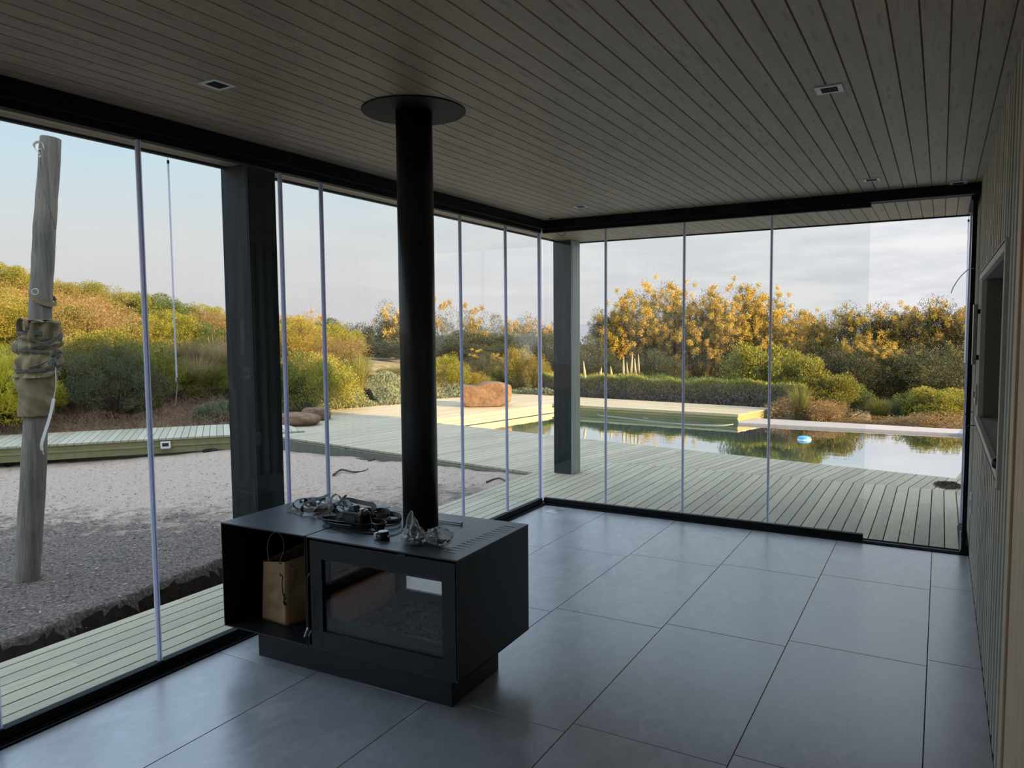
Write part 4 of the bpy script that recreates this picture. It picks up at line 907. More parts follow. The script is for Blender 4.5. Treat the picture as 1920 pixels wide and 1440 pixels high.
# sticks and stones on the sand
def stick(pix, r_, lab):
    pts = []
    for px, py in pix:
        q = at(px, py, 2, -.2); z = sandz(q[0], q[1])[0]; q = at(px, py, 2, z+.01); pts.append(Vector((q[0], q[1], z+r_+.004)))
    m_ = MB(); c = smooth_curve(pts, 5); m_.tube(c, [r_*(1-.5*i/len(c)) for i in range(len(c))], 7); b0 = pts[0]; o = rebase(m_, b0).build('fallen_stick', M_bark, smooth=True); o.location = b0; tag(o, lab, 'stick', 'fallen sticks on the sand')
stick([(625, 892), (640, 882), (662, 886), (684, 884), (690, 880)], .014, 'crooked fallen stick on the sand left of the flue')
stick([(912, 905), (925, 900), (938, 898), (952, 905), (962, 910)], .012, 'bent fallen stick on the sand beyond the fourth seal strip')
stick([(690, 864), (702, 862), (712, 856)], .012, 'short forked stick near the deck edge'); stick([(668, 860), (690, 862)], .009, 'thin straight twig touching the small stone by the deck edge')
stick([(358, 1112), (362, 1098), (365, 1088)], .012, 'pale root poking up from the cut bank')
def rock(name, c, s, seed, lab, mat=M_rock, rz=0, sub=4, amp=.22, cut=None, sq=.72):
    import bmesh
    bm = bmesh.new(); bmesh.ops.create_icosphere(bm, subdivisions=sub, radius=1)
    for v_ in bm.verts:
        p = v_.co.copy(); n = noise.noise(p*1.1+Vector((seed, 0, 0)))*amp+noise.noise(p*2.7+Vector((0, seed, 0)))*amp*.35+noise.noise(p*7+Vector((0, 0, seed)))*amp*.08
        q = Vector([math.copysign(abs(a)**sq, a) for a in p]); q = q*(1+n)
        if cut: q = cut(q)
        v_.co = Vector((q.x*s[0], q.y*s[1], q.z*s[2]))
    mz = min(v_.co.z for v_ in bm.verts)
    for v_ in bm.verts: v_.co.z -= mz
    me = D.meshes.new(name); bm.to_mesh(me); bm.free(); me.materials.append(mat)
    me.polygons.foreach_set('use_smooth', [True]*len(me.polygons)); o = D.objects.new(name, me); COL.objects.link(o); o.location = c; o.rotation_euler = (0, 0, rz); tag(o, lab, 'rock' if s[0] > .1 else 'stone'); return o
ra, rb = at(866, 767, 2, 0), at(945, 758, 2, 0)
def rcut(q):
    x, y, z = q
    if x < -.72: x = -.72+(x+.72)*.1
    if y < -.78: y = -.78+(y+.78)*.25
    if x < .0: z = min(z, .72+.05*x)
    return Vector((x, y, z))
rock('boulder', ((ra[0]+rb[0])/2-.08, (ra[1]+rb[1])/2+.12, -.01), (.57, .36, .245), 4.2, 'big orange sandstone boulder sitting on the deck by the pool', rz=.50, cut=rcut, amp=.20, sq=.5, sub=5)
q = at(563, 799, 2, 0)
rock('flat_rock', (q[0]-.25, q[1]+.15, -.03), (.42, .30, .11), 2.2, 'low reddish flat rock at the left edge of the deck', rz=.2)
q = at(583, 790, 2, 0); rock('flat_rock', (q[0]-.1, q[1]+.25, -.02), (.25, .22, .12), 6.1, 'smaller brown rock resting against the low flat rock', rz=.9)
q = at(395, 845, 2, -.2); rock('sand_stone', (q[0], q[1], sandz(q[0], q[1])[0]-.02), (.11, .07, .03), 3.3, 'flat dark stone on the sand below the boardwalk', M_soil, rz=.9, sub=3)
q = at(687, 865, 2, -.2); rock('sand_stone', (q[0], q[1], sandz(q[0], q[1])[0]-.01), (.09, .06, .04), 5.3, 'small grey stone among twigs near the deck edge', M_soil, sub=3)
# coir heap on the deck at the right
q = at(1776, 911, 2, 0); mb = MB(); rn = random.Random(12)
for k in range(420):
    a = rn.uniform(0, 2*PI); rr = rn.uniform(0, 1)**.6; x, y = .11*rr*math.cos(a), .17*rr*math.sin(a); th = rn.uniform(0, PI); l = rn.uniform(.02, .06); z = .004+.030*(1-rr)*rn.random()
    mb.tube([(x-l*math.cos(th), y-l*math.sin(th), z), (x, y, z+.012), (x+l*math.cos(th), y+l*math.sin(th), z+rn.uniform(0, .012))], .0022, 3, False)
o = mb.build('pine_needle_heap', M_bark); o.location = (q[0], q[1], .0); tag(o, 'low brown heap of dry fibres on the deck by the right wall', 'debris')

# leaning log with wrapped canvas
LB, LT = Vector((-2.831, -3.102, -.32)), Vector((-2.734, -2.774, 3.085))
log = empty('leaning_log', LB); tag(log, 'weathered grey log standing in the sand outside the left glass', 'log')
def lpt(z): f_ = (z-LB.z)/(LT.z-LB.z); return LB.lerp(LT, f_)
mb = MB(); ptsl = []; rl = []
for k in range(46):
    f_ = k/45; p = LB.lerp(LT, f_)+Vector((.012*math.sin(f_*5), .012*math.cos(f_*4), 0)); ptsl.append(p-LB); rl.append((.090-.018*f_)*(1+.03*noise.noise(Vector((0, f_*9, 1)))))
mb.tube(ptsl, rl, 28); mb.v = [tuple(Vector(p)+Vector((noise.noise(Vector(p)*6), noise.noise(Vector(p)*6+Vector((5, 5, 5))), 0))*.006) for p in mb.v]
mb.build('trunk', M_log, log, smooth=False)
mb = MB(); q = at(76, 284, 0, -2.74); q = Vector(q); ring = [q+Vector((.015*math.cos(a)*_cy, .015*math.cos(a)*_sy, .018*math.sin(a))) for a in np.linspace(0, 2*PI, 16)]
mb.tube([p-LB for p in ring], .003, 6); tp_ = lpt(q.z); mb.tube([q-LB, tp_-LB], .004, 6); mb.build('eye_bolt', M_chrome, log)
rp = empty('hanging_rope', q); tag(rp, 'thin grey cord knotted to the ring at the top of the log', 'cord')
mb = MB(); c = [q, Vector(at(76, 312, 0, -2.72)), Vector(at(78, 345, 0, -2.66)), Vector(at(88, 375, 0, -2.62)), Vector(at(97, 405, 0, -2.62)), Vector(at(104, 430, 0, -2.64))]
mb.tube([p-q for p in smooth_curve(c, 6)], .0028, 6); mb.build('cord', M_rope, rp)
mb = MB()
for k in range(6):
    a = [q+Vector((0, 0, -.03)), q+Vector((-.03-.006*k, -.02, .02+.006*k)), q+Vector((-.02+.004*k, -.02, .055+.004*k)), q+Vector((.02, 0, .06)), q+Vector((.05, .0, .03-.004*k))]
    mb.tube([p-q for p in smooth_curve(a, 5)], .0016, 5)
mb.lathe([(.008, -.05), (.013, -.04), (.008, -.03)], n=10); mb.build('knot', M_strap, rp)
# canvas: gathered upper bundle and wrapped skirt
cv = empty('canvas_wrap', lpt(1.05)); tag(cv, 'khaki canvas sail bundled and tied around the middle of the log', 'canvas'); CB = lpt(1.05)
def wrap(z0, z1, rf, seed, name, mat, nv=46, nu=72):
    m_ = MB(); v = []
    for j in range(nv):
        f_ = j/(nv-1); z = z0+(z1-z0)*f_; c = lpt(z)
        for i in range(nu):
            a = 2*PI*i/nu; r_ = rf(f_, a, seed); v.append(c+Vector((math.cos(a)*r_, math.sin(a)*r_, .012*noise.noise(Vector((math.cos(a), math.sin(a), seed)))))-CB)
    m_.add(v, [(j*nu+i, j*nu+(i+1) % nu, (j+1)*nu+(i+1) % nu, (j+1)*nu+i) for j in range(nv-1) for i in range(nu)])
    o = m_.build(name, mat, cv, smooth=True); s_ = o.modifiers.new('thickness', 'SOLIDIFY'); s_.thickness = .004; return o
def rf_low(f_, a, s_):
    sp = math.sin(a*1.0+f_*5.0); w = .104+.030*f_+.016*max(0, sp)**3+.006*noise.noise(Vector((math.cos(a)*2, math.sin(a)*2, f_*3)))+.010*abs(noise.noise(Vector((a*1.2+f_*6, f_*2, 4))))
    return w
def rf_mid(f_, a, s_):
    q1, q2, q3 = .12+.04*math.sin(a), .46+.07*math.sin(a+1), .70-.06*math.sin(a+2.2); pinch = 1-.16*math.exp(-((f_-q1)/.05)**2)-.17*math.exp(-((f_-q2)/.05)**2)-.14*math.exp(-((f_-q3)/.05)**2)
    fold = .045*abs(noise.noise(Vector((math.cos(a)*3.2, math.sin(a)*3.2, f_*1.6+2))))+.035*noise.noise(Vector((math.cos(a)*2, math.sin(a)*2, f_*4)))
    return (.142+fold)*pinch*(1-.12*f_*f_)
wrap(.985, 1.33, rf_low, 1, 'lower_skirt', M_canvas); wrap(1.28, 1.69, rf_mid, 2, 'bundle', M_canvas, 60, 96)
mb = MB()
for (px, py, w, h) in ((44, 612, .035, .075), (66, 604, .06, .02), (92, 606, .06, .035)):   # loose folds on top
    c = Vector(atd(px, py, 6.62)); pts = [c+Vector((RIGHT[0]*w*math.cos(a), RIGHT[1]*w*math.cos(a), h*math.sin(a)*.8)) for a in np.linspace(-.4, PI+.6, 14)]
    mb.ribbon([p-CB for p in pts], .07, .004, [p-c for p in pts])
mb.build('loose_fold', M_canvas, cv, smooth=True)
def coil(z, r_, tilt, n, rad, mat, nm, phase=0, par=None):
    m_ = MB(); pts = []
    for k in range(28*n+1):
        a = 2*PI*k/28+phase; zz = z+.010*k/28+tilt*math.sin(a); c = lpt(zz); rr = r_*(1+.05*noise.noise(Vector((math.cos(a)*2, math.sin(a)*2, z*9)))); pts.append(c+Vector((rr*math.cos(a), rr*math.sin(a), 0))-CB)
    m_.tube(pts, rad, 6); return m_.build(nm, mat, cv)
for (z, r_, tl, n, ph) in ((1.325, .146, .012, 2, 0), (1.445, .144, -.03, 2, 1.), (1.535, .150, .045, 2, 2), (1.58, .146, -.02, 3, .5), (1.40, .150, .06, 1, 3), (1.50, .152, -.07, 1, 1.6)): coil(z, r_, tl, n, .0045, M_rope, 'rope_turn', ph)
mb = MB(); kc = Vector(atd(98, 680, 6.50)); rn = random.Random(4)
for k in range(12):
    d_ = [kc+Vector((rn.uniform(-.03, .03), rn.uniform(-.02, .02), rn.uniform(-.03, .03))) for _ in range(4)]; mb.tube([p-CB for p in smooth_curve(d_, 5)], .004, 5)
mb.build('rope_knot', M_rope, cv)
mb = MB(); c = [Vector(atd(104, 686, 6.5)), Vector(atd(105, 720, 6.48)), Vector(atd(102, 742, 6.5)), Vector(atd(94, 780, 6.5)), Vector(atd(84, 812, 6.5)), Vector(atd(78, 835, 6.5)), Vector(atd(82, 852, 6.5))]
sc = smooth_curve(c, 6); mb.ribbon([p-CB for p in sc[:14]], .006, .003, Vector((.3, -1, 0))); mb.ribbon([p-CB for p in sc[13:34]], .028, .003, Vector((.3, -1, 0))); mb.ribbon([p-CB for p in sc[33:]], .008, .003, Vector((.3, -1, 0)))
mb.build('hanging_strap', M_strap, cv)
lp = Vector(lpt(1.90)); lo_ = empty('strap_loop', lp); tag(lo_, 'khaki strap with metal ring slung around the log above the canvas', 'strap')
mb = MB(); pts = []
for a in np.linspace(0, 2*PI, 30): pts.append(lpt(1.88+.055*math.cos(a-.2+PI))+Vector((.092*math.cos(a), .092*math.sin(a), 0))-lp)
mb.ribbon(pts, .035, .004, [Vector((p.x, p.y, 0)) for p in pts]); mb.build('strap', M_canvas, lo_)
mb = MB(); rc = Vector(atd(66, 547, 6.50)); mb.tube([rc+Vector((RIGHT[0]*.024*math.cos(a), RIGHT[1]*.024*math.cos(a), .022*math.sin(a)))-lp for a in np.linspace(0, 2*PI, 18)], .0035, 6); mb.build('ring', M_strap, lo_)

# rods hanging from the roof edge
r = empty('hanging_rod', (-.47, -3.45, ZC-.012)); tag(r, 'slim clear rod hanging on a wire from the roof edge outside the left glass', 'rod')
mb = MB(); mb.tube([(0, 0, 0), (0, 0, -.045)], .0012, 6); mb.build('wire', M_rope, r)
mb = MB(); mb.tube([(0, 0, -.035), (0, 0, -.052)], .0065, 8); mb.build('cap', M_black, r)
mb = MB(); mb.tube([(0, 0, -.05), (0, 0, -1.215)], .0048, 8); mb.build('rod', M_rod, r)
mb = MB(); mb.tube(smooth_curve([(0, 0, -1.21), (.0, .004, -1.235), (-.004, .0, -1.29), (-.020, 0, -1.36)], 5), .0022, 6); mb.tube([(0, 0, -1.205), (0, 0, -1.23)], .006, 8); mb.build('cord_end', M_strap, r)
r = empty('hanging_rod', (3.352, 1.60, ZC-.012)); tag(r, 'slim clear rod hanging from the roof edge beside the right wall', 'rod')
mb = MB(); mb.tube([(0, 0, 0), (0, 0, -.045)], .0012, 6); mb.build('wire', M_rope, r)
mb = MB(); mb.tube([(0, 0, -.035), (0, 0, -.055)], .008, 8); mb.build('cap', M_black, r)
mb = MB(); mb.tube([(0, 0, -.05), (.008, 0, -1.28)], .006, 8); mb.build('rod', M_rod, r)

# ================================================================== far land and sea
mb = MB(); mb.box(-3000, 3000, 40, 5200, -25.2, -25); o = mb.build('sea', M_sea); tag(o, 'pale grey-blue sea showing through gaps in the trees', 'sea', kind='stuff')
mb = MB(); v = []; nR = 90
for k in range(nR+1):
    az = math.radians(175-110*k/nR); rr = 2600
    hh = 3+22*max(0, math.sin((k-12)/18))*(1 if k < 62 else max(0, 1-(k-62)/14))+5*noise.noise(Vector((k*.35, 0, 0)))
    v += [(rr*math.cos(az), rr*math.sin(az), -26), ((rr+300)*math.cos(az), (rr+300)*math.sin(az), 2+hh), ((rr+900)*math.cos(az), (rr+900)*math.sin(az), -26)]
f = []
for k in range(nR): f += [(3*k, 3*k+1, 3*k+4, 3*k+3), (3*k+1, 3*k+2, 3*k+5, 3*k+4)]
mb.add(v, f); o = mb.build('far_hills', M_hillhaze, smooth=True); tag(o, 'low hazy blue hills along the horizon', 'hills')
# pale garden house glimpsed behind the shrubs
c = atd(878, 676, 30); hs_ = empty('garden_house', (c[0], c[1], -1.2), math.radians(28)); tag(hs_, 'pale flat-roofed house half hidden behind the shrubs past the boulder', 'house')
M_hw = plain('pale_render', (.62, .60, .56), .8)
mb = MB(); mb.box(-.75, .75, 0, 3, 0, 1.75); mb.build('walls', M_hw, hs_); mb = MB(); mb.box(-.85, .85, -.1, 3.1, 1.75, 1.83); mb.build('roof', M_wall, hs_)
for k in range(2): mb = MB(); mb.box(-.55+k*.7, -.15+k*.7, -.03, .02, .8, 1.4); mb.build('window', M_beam, hs_)

# ================================================================== plants
def quads(c, d, n, l, w):
    """leaf blades: centre c, direction d, normal n, half length l, half width w -> rhombus with a fold"""
    s = np.cross(d, n); s /= np.linalg.norm(s, axis=1)[:, None]+1e-9
    v = np.stack([c-d*l[:, None], c+s*w[:, None]-n*(w*.25)[:, None], c+d*l[:, None], c-s*w[:, None]-n*(w*.25)[:, None]], 1)
    return v.reshape(-1, 3)
def mesh_np(name, v, k, mats, mi=None):
    me = D.meshes.new(name); nf = len(v)//k; me.vertices.add(len(v)); me.vertices.foreach_set('co', v.astype(np.float32).ravel())
    me.loops.add(len(v)); me.loops.foreach_set('vertex_index', np.arange(len(v), dtype=np.int32)); me.polygons.add(nf)
    me.polygons.foreach_set('loop_start', np.arange(0, len(v), k, dtype=np.int32))
    for q in mats: me.materials.append(q)
    if mi is not None: me.polygons.foreach_set('material_index', mi.astype(np.int32))
    me.update(calc_edges=True); return me
def unit(n, rg):
    d = rg.normal(size=(n, 3)); return d/np.linalg.norm(d, axis=1)[:, None]
def crown_points(rg, n, R, nclump, clump, low=-.15, shell=.8):
    """clumps over an ellipsoidal crown; returns leaf centres, outward directions and clump centres (unit crown, base at z=0)"""
    cd_ = unit(nclump*3, rg); cd_ = cd_[cd_[:, 2] > low][:nclump]; rad = rg.uniform(shell, 1, size=len(cd_))*(1+.10*rg.normal(size=len(cd_)))
    cc = cd_*rad[:, None]*(1-clump*.55)
    inner = unit(nclump//3, rg)*rg.uniform(.2, .65, size=(nclump//3, 1)); inner[:, 2] = np.abs(inner[:, 2])*.8; cc = np.vstack([cc, inner])
    cs = clump*rg.uniform(.65, 1.35, size=len(cc)); idx = rg.integers(0, len(cc), n); dd = unit(n, rg); rr = rg.uniform(.35, 1., size=n)**.6
    p = cc[idx]+dd*(rr*cs[idx])[:, None]; out_ = dd*.7+p*.6+np.array([0, 0, .25]); out_ /= np.linalg.norm(out_, axis=1)[:, None]
    return p, out_, cc, cs
def branches(rg, cc, R, base=(0, 0, 0), trunk=.05, n=22, zc=1.0):
    m_ = MB(); ids = rg.choice(len(cc), size=min(n, len(cc)), replace=False)
    for i in ids:
        e_ = cc[i]*R+np.array([0, 0, R[2]*zc]); s = np.array(base)+np.array([rg.uniform(-.05, .05)*R[0], rg.uniform(-.05, .05)*R[1], 0])
        mid = s+(e_-s)*.45+np.array([rg.normal()*.06*R[0], rg.normal()*.06*R[1], R[2]*.05]); pts = smooth_curve([tuple(s), tuple(mid), tuple(e_)], 4)
        m_.tube([p for p in pts], [trunk*(1-.85*k/len(pts)) for k in range(len(pts))], 5)
    return m_
PROTO = {}
def make_bush(key, R, n, leaf, lw, lm, nclump=60, clump=.26, seed=1, flowers=None, zc=.55, low=-.25, trunk=.02, brn=18, upright=.0, bark=None, shell=.8):
    rg = np.random.default_rng(seed); R = np.array(R); p, o_, cc, cs = crown_points(rg, n, R, nclump, clump, low, shell)
    c = p*R+np.array([0, 0, R[2]*zc]); ok = c[:, 2] > .01; c = c[ok]; o_ = o_[ok]; k = len(c)
    d = o_+unit(k, rg)*.7+np.array([0, 0, upright]); d /= np.linalg.norm(d, axis=1)[:, None]; nn_ = np.cross(d, unit(k, rg)); nn_ /= np.linalg.norm(nn_, axis=1)[:, None]+1e-9
    l = leaf*rg.uniform(.6, 1.4, size=k); w = l*lw
    me = mesh_np(key+'_foliage', quads(c, d, nn_, l, w), 4, [lm])
    fm = None
    if flowers:
        fmat, fn, fs, zmin, fcl = flowers
        sel = cc[(cc[:, 2] > zmin)]; sel = sel[rg.random(len(sel)) < fcl]
        if len(sel) == 0: sel = cc[:2]
        idx = rg.integers(0, len(sel), fn); sub = rg.normal(size=(len(sel), 9, 3))*clump*.50; j = rg.integers(0, 9, fn)
        cen = sel[idx]*1.06+sub[idx, j]; q = cen*R+np.array([0, 0, R[2]*zc])+rg.normal(size=(fn, 3))*.036; d2 = unit(fn, rg); n2 = np.cross(d2, unit(fn, rg)); n2 /= np.linalg.norm(n2, axis=1)[:, None]
        l2 = fs*rg.uniform(.6, 1.4, size=fn); fm = mesh_np(key+'_blossom', quads(q, d2, n2, l2, l2*.75), 4, [fmat])
    bm_ = branches(rg, cc, R, trunk=trunk, n=brn, zc=zc)
    bme = D.meshes.new(key+'_branches'); bme.from_pydata([tuple(q) for q in bm_.v], [], bm_.f); bme.materials.append(bark or M_bark)
    zz_ = np.sort(c[:, 2]); PROTO[key] = (me, bme, fm, R, float(zz_[int(len(zz_)*.992)]))
def plant(key, name, loc, s, rz, label, cat, group=None, sz=None):
    me, bme, fm, R, _h = PROTO[key]; r = empty(name, loc, rz); tag(r, label, cat, group); r.scale = (s, s, sz or s)
    for nm, mm in (('foliage', me), ('branches', bme), ('blossom', fm)):
        if mm: o = D.objects.new(nm, mm); COL.objects.link(o); o.parent = r
    return r
def make_grass(key, n, h, spread, lm, w=.006, droop=.5, seed=1, plume=None):
    rg = np.random.default_rng(seed); segs = 4; a = rg.uniform(0, 2*PI, n); r0 = spread*.35*np.sqrt(rg.random(n)); ln = h*rg.uniform(.5, 1.1, n); lean = rg.uniform(.05, 1, n)*droop
    base = np.stack([r0*np.cos(a), r0*np.sin(a), np.zeros(n)], 1); aa = a+rg.normal(size=n)*.5; dr = np.stack([np.cos(aa), np.sin(aa), np.zeros(n)], 1); sd = np.stack([-np.sin(aa), np.cos(aa), np.zeros(n)], 1)
    rings = []
    for j in range(segs+1):
        t_ = j/segs; c = base+dr*(lean*ln*t_*t_)[:, None]; c[:, 2] = ln*t_*(1-.35*lean*t_); ww = w*(1-t_*.9); rings.append((c+sd*ww, c-sd*ww))
    V_ = np.stack([x for rg_ in rings for x in rg_], 1).reshape(-1, 3); k = (segs+1)*2; o_ = np.arange(n)[:, None]*k; f = []
    for j in range(segs): f.append(np.stack([o_[:, 0]+2*j, o_[:, 0]+2*j+1, o_[:, 0]+2*j+3, o_[:, 0]+2*j+2], 1))
    F_ = np.concatenate(f); me = D.meshes.new(key); me.vertices.add(len(V_)); me.vertices.foreach_set('co', V_.astype(np.float32).ravel()); me.loops.add(F_.size); me.loops.foreach_set('vertex_index', F_.astype(np.int32).ravel())
    me.polygons.add(len(F_)); me.polygons.foreach_set('loop_start', np.arange(0, F_.size, 4, dtype=np.int32)); me.materials.append(lm); me.update(calc_edges=True); PROTO[key] = me
def grass(key, name, loc, s, rz, label, group=None):
    o = D.objects.new(name, PROTO[key]); COL.objects.link(o); o.location = loc; o.scale = (s, s, s); o.rotation_euler = (0, 0, rz); tag(o, label, 'grass', group); return o

make_bush('hill_a', (1, 1, .8), 42000, 0.015, .42, LF_yg, 80, .22, 11, zc=.5, bark=M_twig)
make_bush('hill_b', (1, 1, .7), 42000, 0.0145, .45, LF_g, 80, .22, 12, zc=.5)
make_bush('hill_c', (1, 1, .75), 24000, 0.019, .22, LF_tan, 70, .30, 13, zc=.5, bark=M_twig, brn=45, trunk=.014)
make_bush('hill_d', (1, 1, .8), 40000, 0.015, .35, LF_or, 90, .22, 14, zc=.5, bark=M_twig)
make_bush('round', (.75, .75, .58), 34000, 0.013, .26, LF_gr, 120, .18, 15, zc=.62, brn=50, trunk=.016, upright=.5)
make_bush('acacia_y', (1.25, 1.25, 1.35), 40000, 0.022, .22, LF_dk, 70, .26, 16, (LF_flow, 52000, .013, .05, .72), zc=.75, low=-.6, trunk=.035, brn=40)
make_bush('acacia_s', (1.25, 1.25, 1.35), 46000, 0.022, .24, LF_dk, 70, .26, 17, (LF_flow, 17000, .013, .25, .40), zc=.75, low=-.6, trunk=.035, brn=40)
make_bush('acacia_g', (1.25, 1.25, 1.2), 42000, 0.022, .26, LF_gr, 70, .27, 18, (LF_flow, 8000, .012, .45, .35), zc=.75, low=-.6, trunk=.035, brn=40)
make_bush('darktree', (1.25, 1.25, 1.2), 46000, 0.024, .34, LF_dk, 80, .27, 19, zc=.72, low=-.6, trunk=.04, brn=30)
make_bush('green', (.8, .8, .65), 30000, 0.019, .45, LF_yg, 80, .22, 20, zc=.6)
make_bush('green2', (.8, .8, .8), 26000, 0.018, .40, LF_g, 70, .24, 21, zc=.6, upright=.4)
make_bush('thicket', (.8, .6, .5), 7000, 0.022, .25, LF_tan, 50, .3, 22, zc=.6, brn=46, trunk=.012, bark=M_twig)
make_bush('silver', (.5, .5, .24), 12000, 0.016, .40, LF_sil, 60, .22, 23, zc=.5)
make_bush('bright', (.7, .7, .6), 16000, 0.04, .16, LF_bry, 40, .28, 24, zc=.6, upright=.6)
make_grass('tuft_dry', 1500, .62, .42, LF_grass, .0045, .75, 1)
make_grass('tuft_tall', 700, 1.0, .30, LF_ggrass, .006, .55, 2)
make_grass('tuft_green', 1300, .5, .4, LF_ggrass, .005, .6, 3)

def G(px, py, dist):                                         # ground position along a pixel column
    p = atd(px, py, dist); return p
rn = random.Random(21)
# hillside cover
kinds = [('hill_a', 'yellow-green shrub in the dense cover of the sunny hillside', 'yellow-green hillside shrubs'), ('hill_b', 'green shrub in the dense cover of the sunny hillside', 'green hillside shrubs'),
         ('hill_c', 'bare tan twiggy shrub among the hillside cover', 'tan hillside shrubs'), ('hill_d', 'golden shrub in the dense cover of the sunny hillside', 'golden hillside shrubs')]
for dist in (13.5, 16, 19, 22.5, 27, 32, 38):
    for px in range(-160, 640, int(max(34, 1500/dist))):
        pp = px+rn.uniform(-14, 14); p = atd(pp, 640, dist)
        d = (p[0]+8.25)*n_.x+(p[1]+.62)*n_.y
        if d < 3.4: continue
        if p[0] > -11.2 and p[1] > 1.5 and dist < 16: continue
        z = gz(p[0], p[1]); kd = kinds[rn.choices([0, 1, 2, 3], [5, 4, 2.4, 1.2])[0]]
        s = rn.uniform(.75, 1.15)*(.72+dist*.015)
        plant(kd[0], 'hillside_shrub', (p[0], p[1], z-.12), s, rn.uniform(0, 6.28), kd[1], 'shrub', kd[2], s*rn.uniform(.8, 1.1))
# named plants in front of the hill
def fit(key, name, px, top, dist, s, lab, cat='shrub', group=None, zb_=None):
    """stand a plant at a distance and give it the height at which its top is seen"""
    p = atd(px, top, dist); zg = (gz(p[0], p[1])-.04) if zb_ is None else zb_; R_ = PROTO[key][3]; full = PROTO[key][4]
    return plant(key, name, (p[0], p[1], zg), s, rn.uniform(0, 6.28), lab, cat, group, (p[2]-zg)/full)
def put(key, name, px, py, dist, s, lab, cat='shrub', group=None, sz=None, z=None, rz=None):
    p = atd(px, py, dist); zz = gz(p[0], p[1])-.04 if z is None else z
    return plant(key, name, (p[0], p[1], zz), s, rn.uniform(0, 6.28) if rz is None else rz, lab, cat, group, sz)
fit('round', 'round_bush', 210, 652, 15.0, 1.12, 'large round grey-green bush beyond the boardwalk, right of the log')
fit('green2', 'bush', -6, 690, 15.0, .62, 'dark green upright bush at the left edge of the view'); put('bright', 'broom_bush', 12, 700, 15, 1.25, 'bright yellow spiky bush at the left edge behind the log')
fit('thicket', 'bush', 318, 690, 16.5, .5, 'small dark twiggy bush behind the second seal strip'); fit('silver', 'silver_bush', 405, 752, 14.6, .85, 'silvery low bush at the sandy path left of the broad post')
fit('green', 'bush', 265, 730, 15.2, .42, 'small green bush at the right foot of the large round bush')
for k, (px, dist, s, lab) in enumerate(((372, 16.0, 1.1, 'tall pale dry grass clump left of the broad post, nearest it'), (352, 16.8, 1.0, 'dry grass clump behind the bare sandy patch'), (415, 16.8, 1.2, 'dry grass clump just left of the broad post, farther back'), (60, 16.2, 1.1, 'dry grass clump left of the log'), (118, 16.2, 1.15, 'pale dry grass clump just right of the log'), (142, 16.8, 1.1, 'dry grass clump behind the large round bush'), (560, 16.6, 1.0, 'orange dry grass clump right of the broad post'), (585, 17.0, 1.0, 'dry grass clump between the fifth and sixth seal strips'), (606, 17.4, 1.0, 'dry grass clump behind the silvery ground cover'))):
    p = atd(px, 760, dist); grass('tuft_dry', 'grass_clump', (p[0], p[1], gz(p[0], p[1])-.02), s*1.25, k, lab, 'dry grass clumps')
p = atd(674, 745, 17.4); grass('tuft_tall', 'tall_grass', (p[0], p[1], gz(p[0], p[1])-.02), 1.0, 0, 'tall arching golden grass left of the flue')
p = atd(655, 745, 17.0); grass('tuft_tall', 'tall_grass', (p[0], p[1], gz(p[0], p[1])-.02), .75, 2, 'shorter golden grass beside the tall arching clump')
# yellow-topped shrubs and rising scrub right of the broad post
for (px, top, dist, s, key, lab) in ((556, 640, 20, 1.0, 'hill_d', 'golden bush in front of the yellow-topped tree, right of the broad post'), (610, 648, 19.4, .85, 'hill_a', 'yellow-green bush sloping down beside the seal strip'), (643, 662, 19, .70, 'hill_b', 'green rounded bush left of the tall golden grass'), (578, 672, 18.4, .75, 'hill_c', 'tan twiggy bush behind the dry grass, right of the broad post'), (630, 700, 18.2, .55, 'hill_d', 'low golden bush left of the tall grass'), (700, 702, 18.8, .55, 'hill_d', 'brownish bush just left of the flue'), (735, 690, 19.6, .6, 'hill_a', 'olive bush half hidden behind the flue')):
    fit(key, 'bush', px, top, dist, s, lab)
fit('acacia_y', 'flowering_tree', 572, 606, 30, 1.25, 'yellow-topped tree right of the broad post', 'tree', None, -1.2)
# ground cover along the deck's back edge (countless low leaves)
def cover(name, poly_pts, n, hgt, leaf, lw, lm, lab, cat, seed, zf=None, width=1.):
    rg = np.random.default_rng(seed); pts = [np.array(p) for p in poly_pts]; seg = rg.integers(0, len(pts)-1, n) if len(pts) > 2 else np.zeros(n, int); t_ = rg.random(n)
    A_ = np.array(pts)[seg]; B_ = np.array(pts)[seg+1]; c2 = A_+(B_-A_)*t_[:, None]; dd = B_-A_; dd /= np.linalg.norm(dd, axis=1)[:, None]; nr = np.stack([-dd[:, 1], dd[:, 0]], 1); off = rg.random(n)*width
    c2 = c2+nr*off[:, None]; z = np.array([(zf(x, y) if zf else gz(x, y)) for x, y in c2]); hz_ = hgt*(.65+.35*np.sin(c2[:, 0]*5.1+seed)*np.cos(c2[:, 1]*4.3))*np.clip(np.minimum(off, width-off)/(.18*width)+.35, .3, 1)
    c = np.stack([c2[:, 0], c2[:, 1], z+hz_*rg.random(n)**.5], 1); d = unit(n, rg)*.8+np.array([0, 0, .8]); d /= np.linalg.norm(d, axis=1)[:, None]; nn2 = np.cross(d, unit(n, rg)); nn2 /= np.linalg.norm(nn2, axis=1)[:, None]
    l = leaf*rg.uniform(.6, 1.5, n); me = mesh_np(name, quads(c, d, nn2, l, l*lw), 4, [lm]); o = D.objects.new(name, me); COL.objects.link(o); tag(o, lab, cat, kind='stuff'); return o
be = [tuple(p) for p in bp]
cover('silver_ground_cover', [be[0], be[1], be[2], be[3], be[4]], 50000, .42, .026, .34, LF_sil, 'silvery green ground cover along the back edge of the deck', 'ground cover', 3, width=1.5)
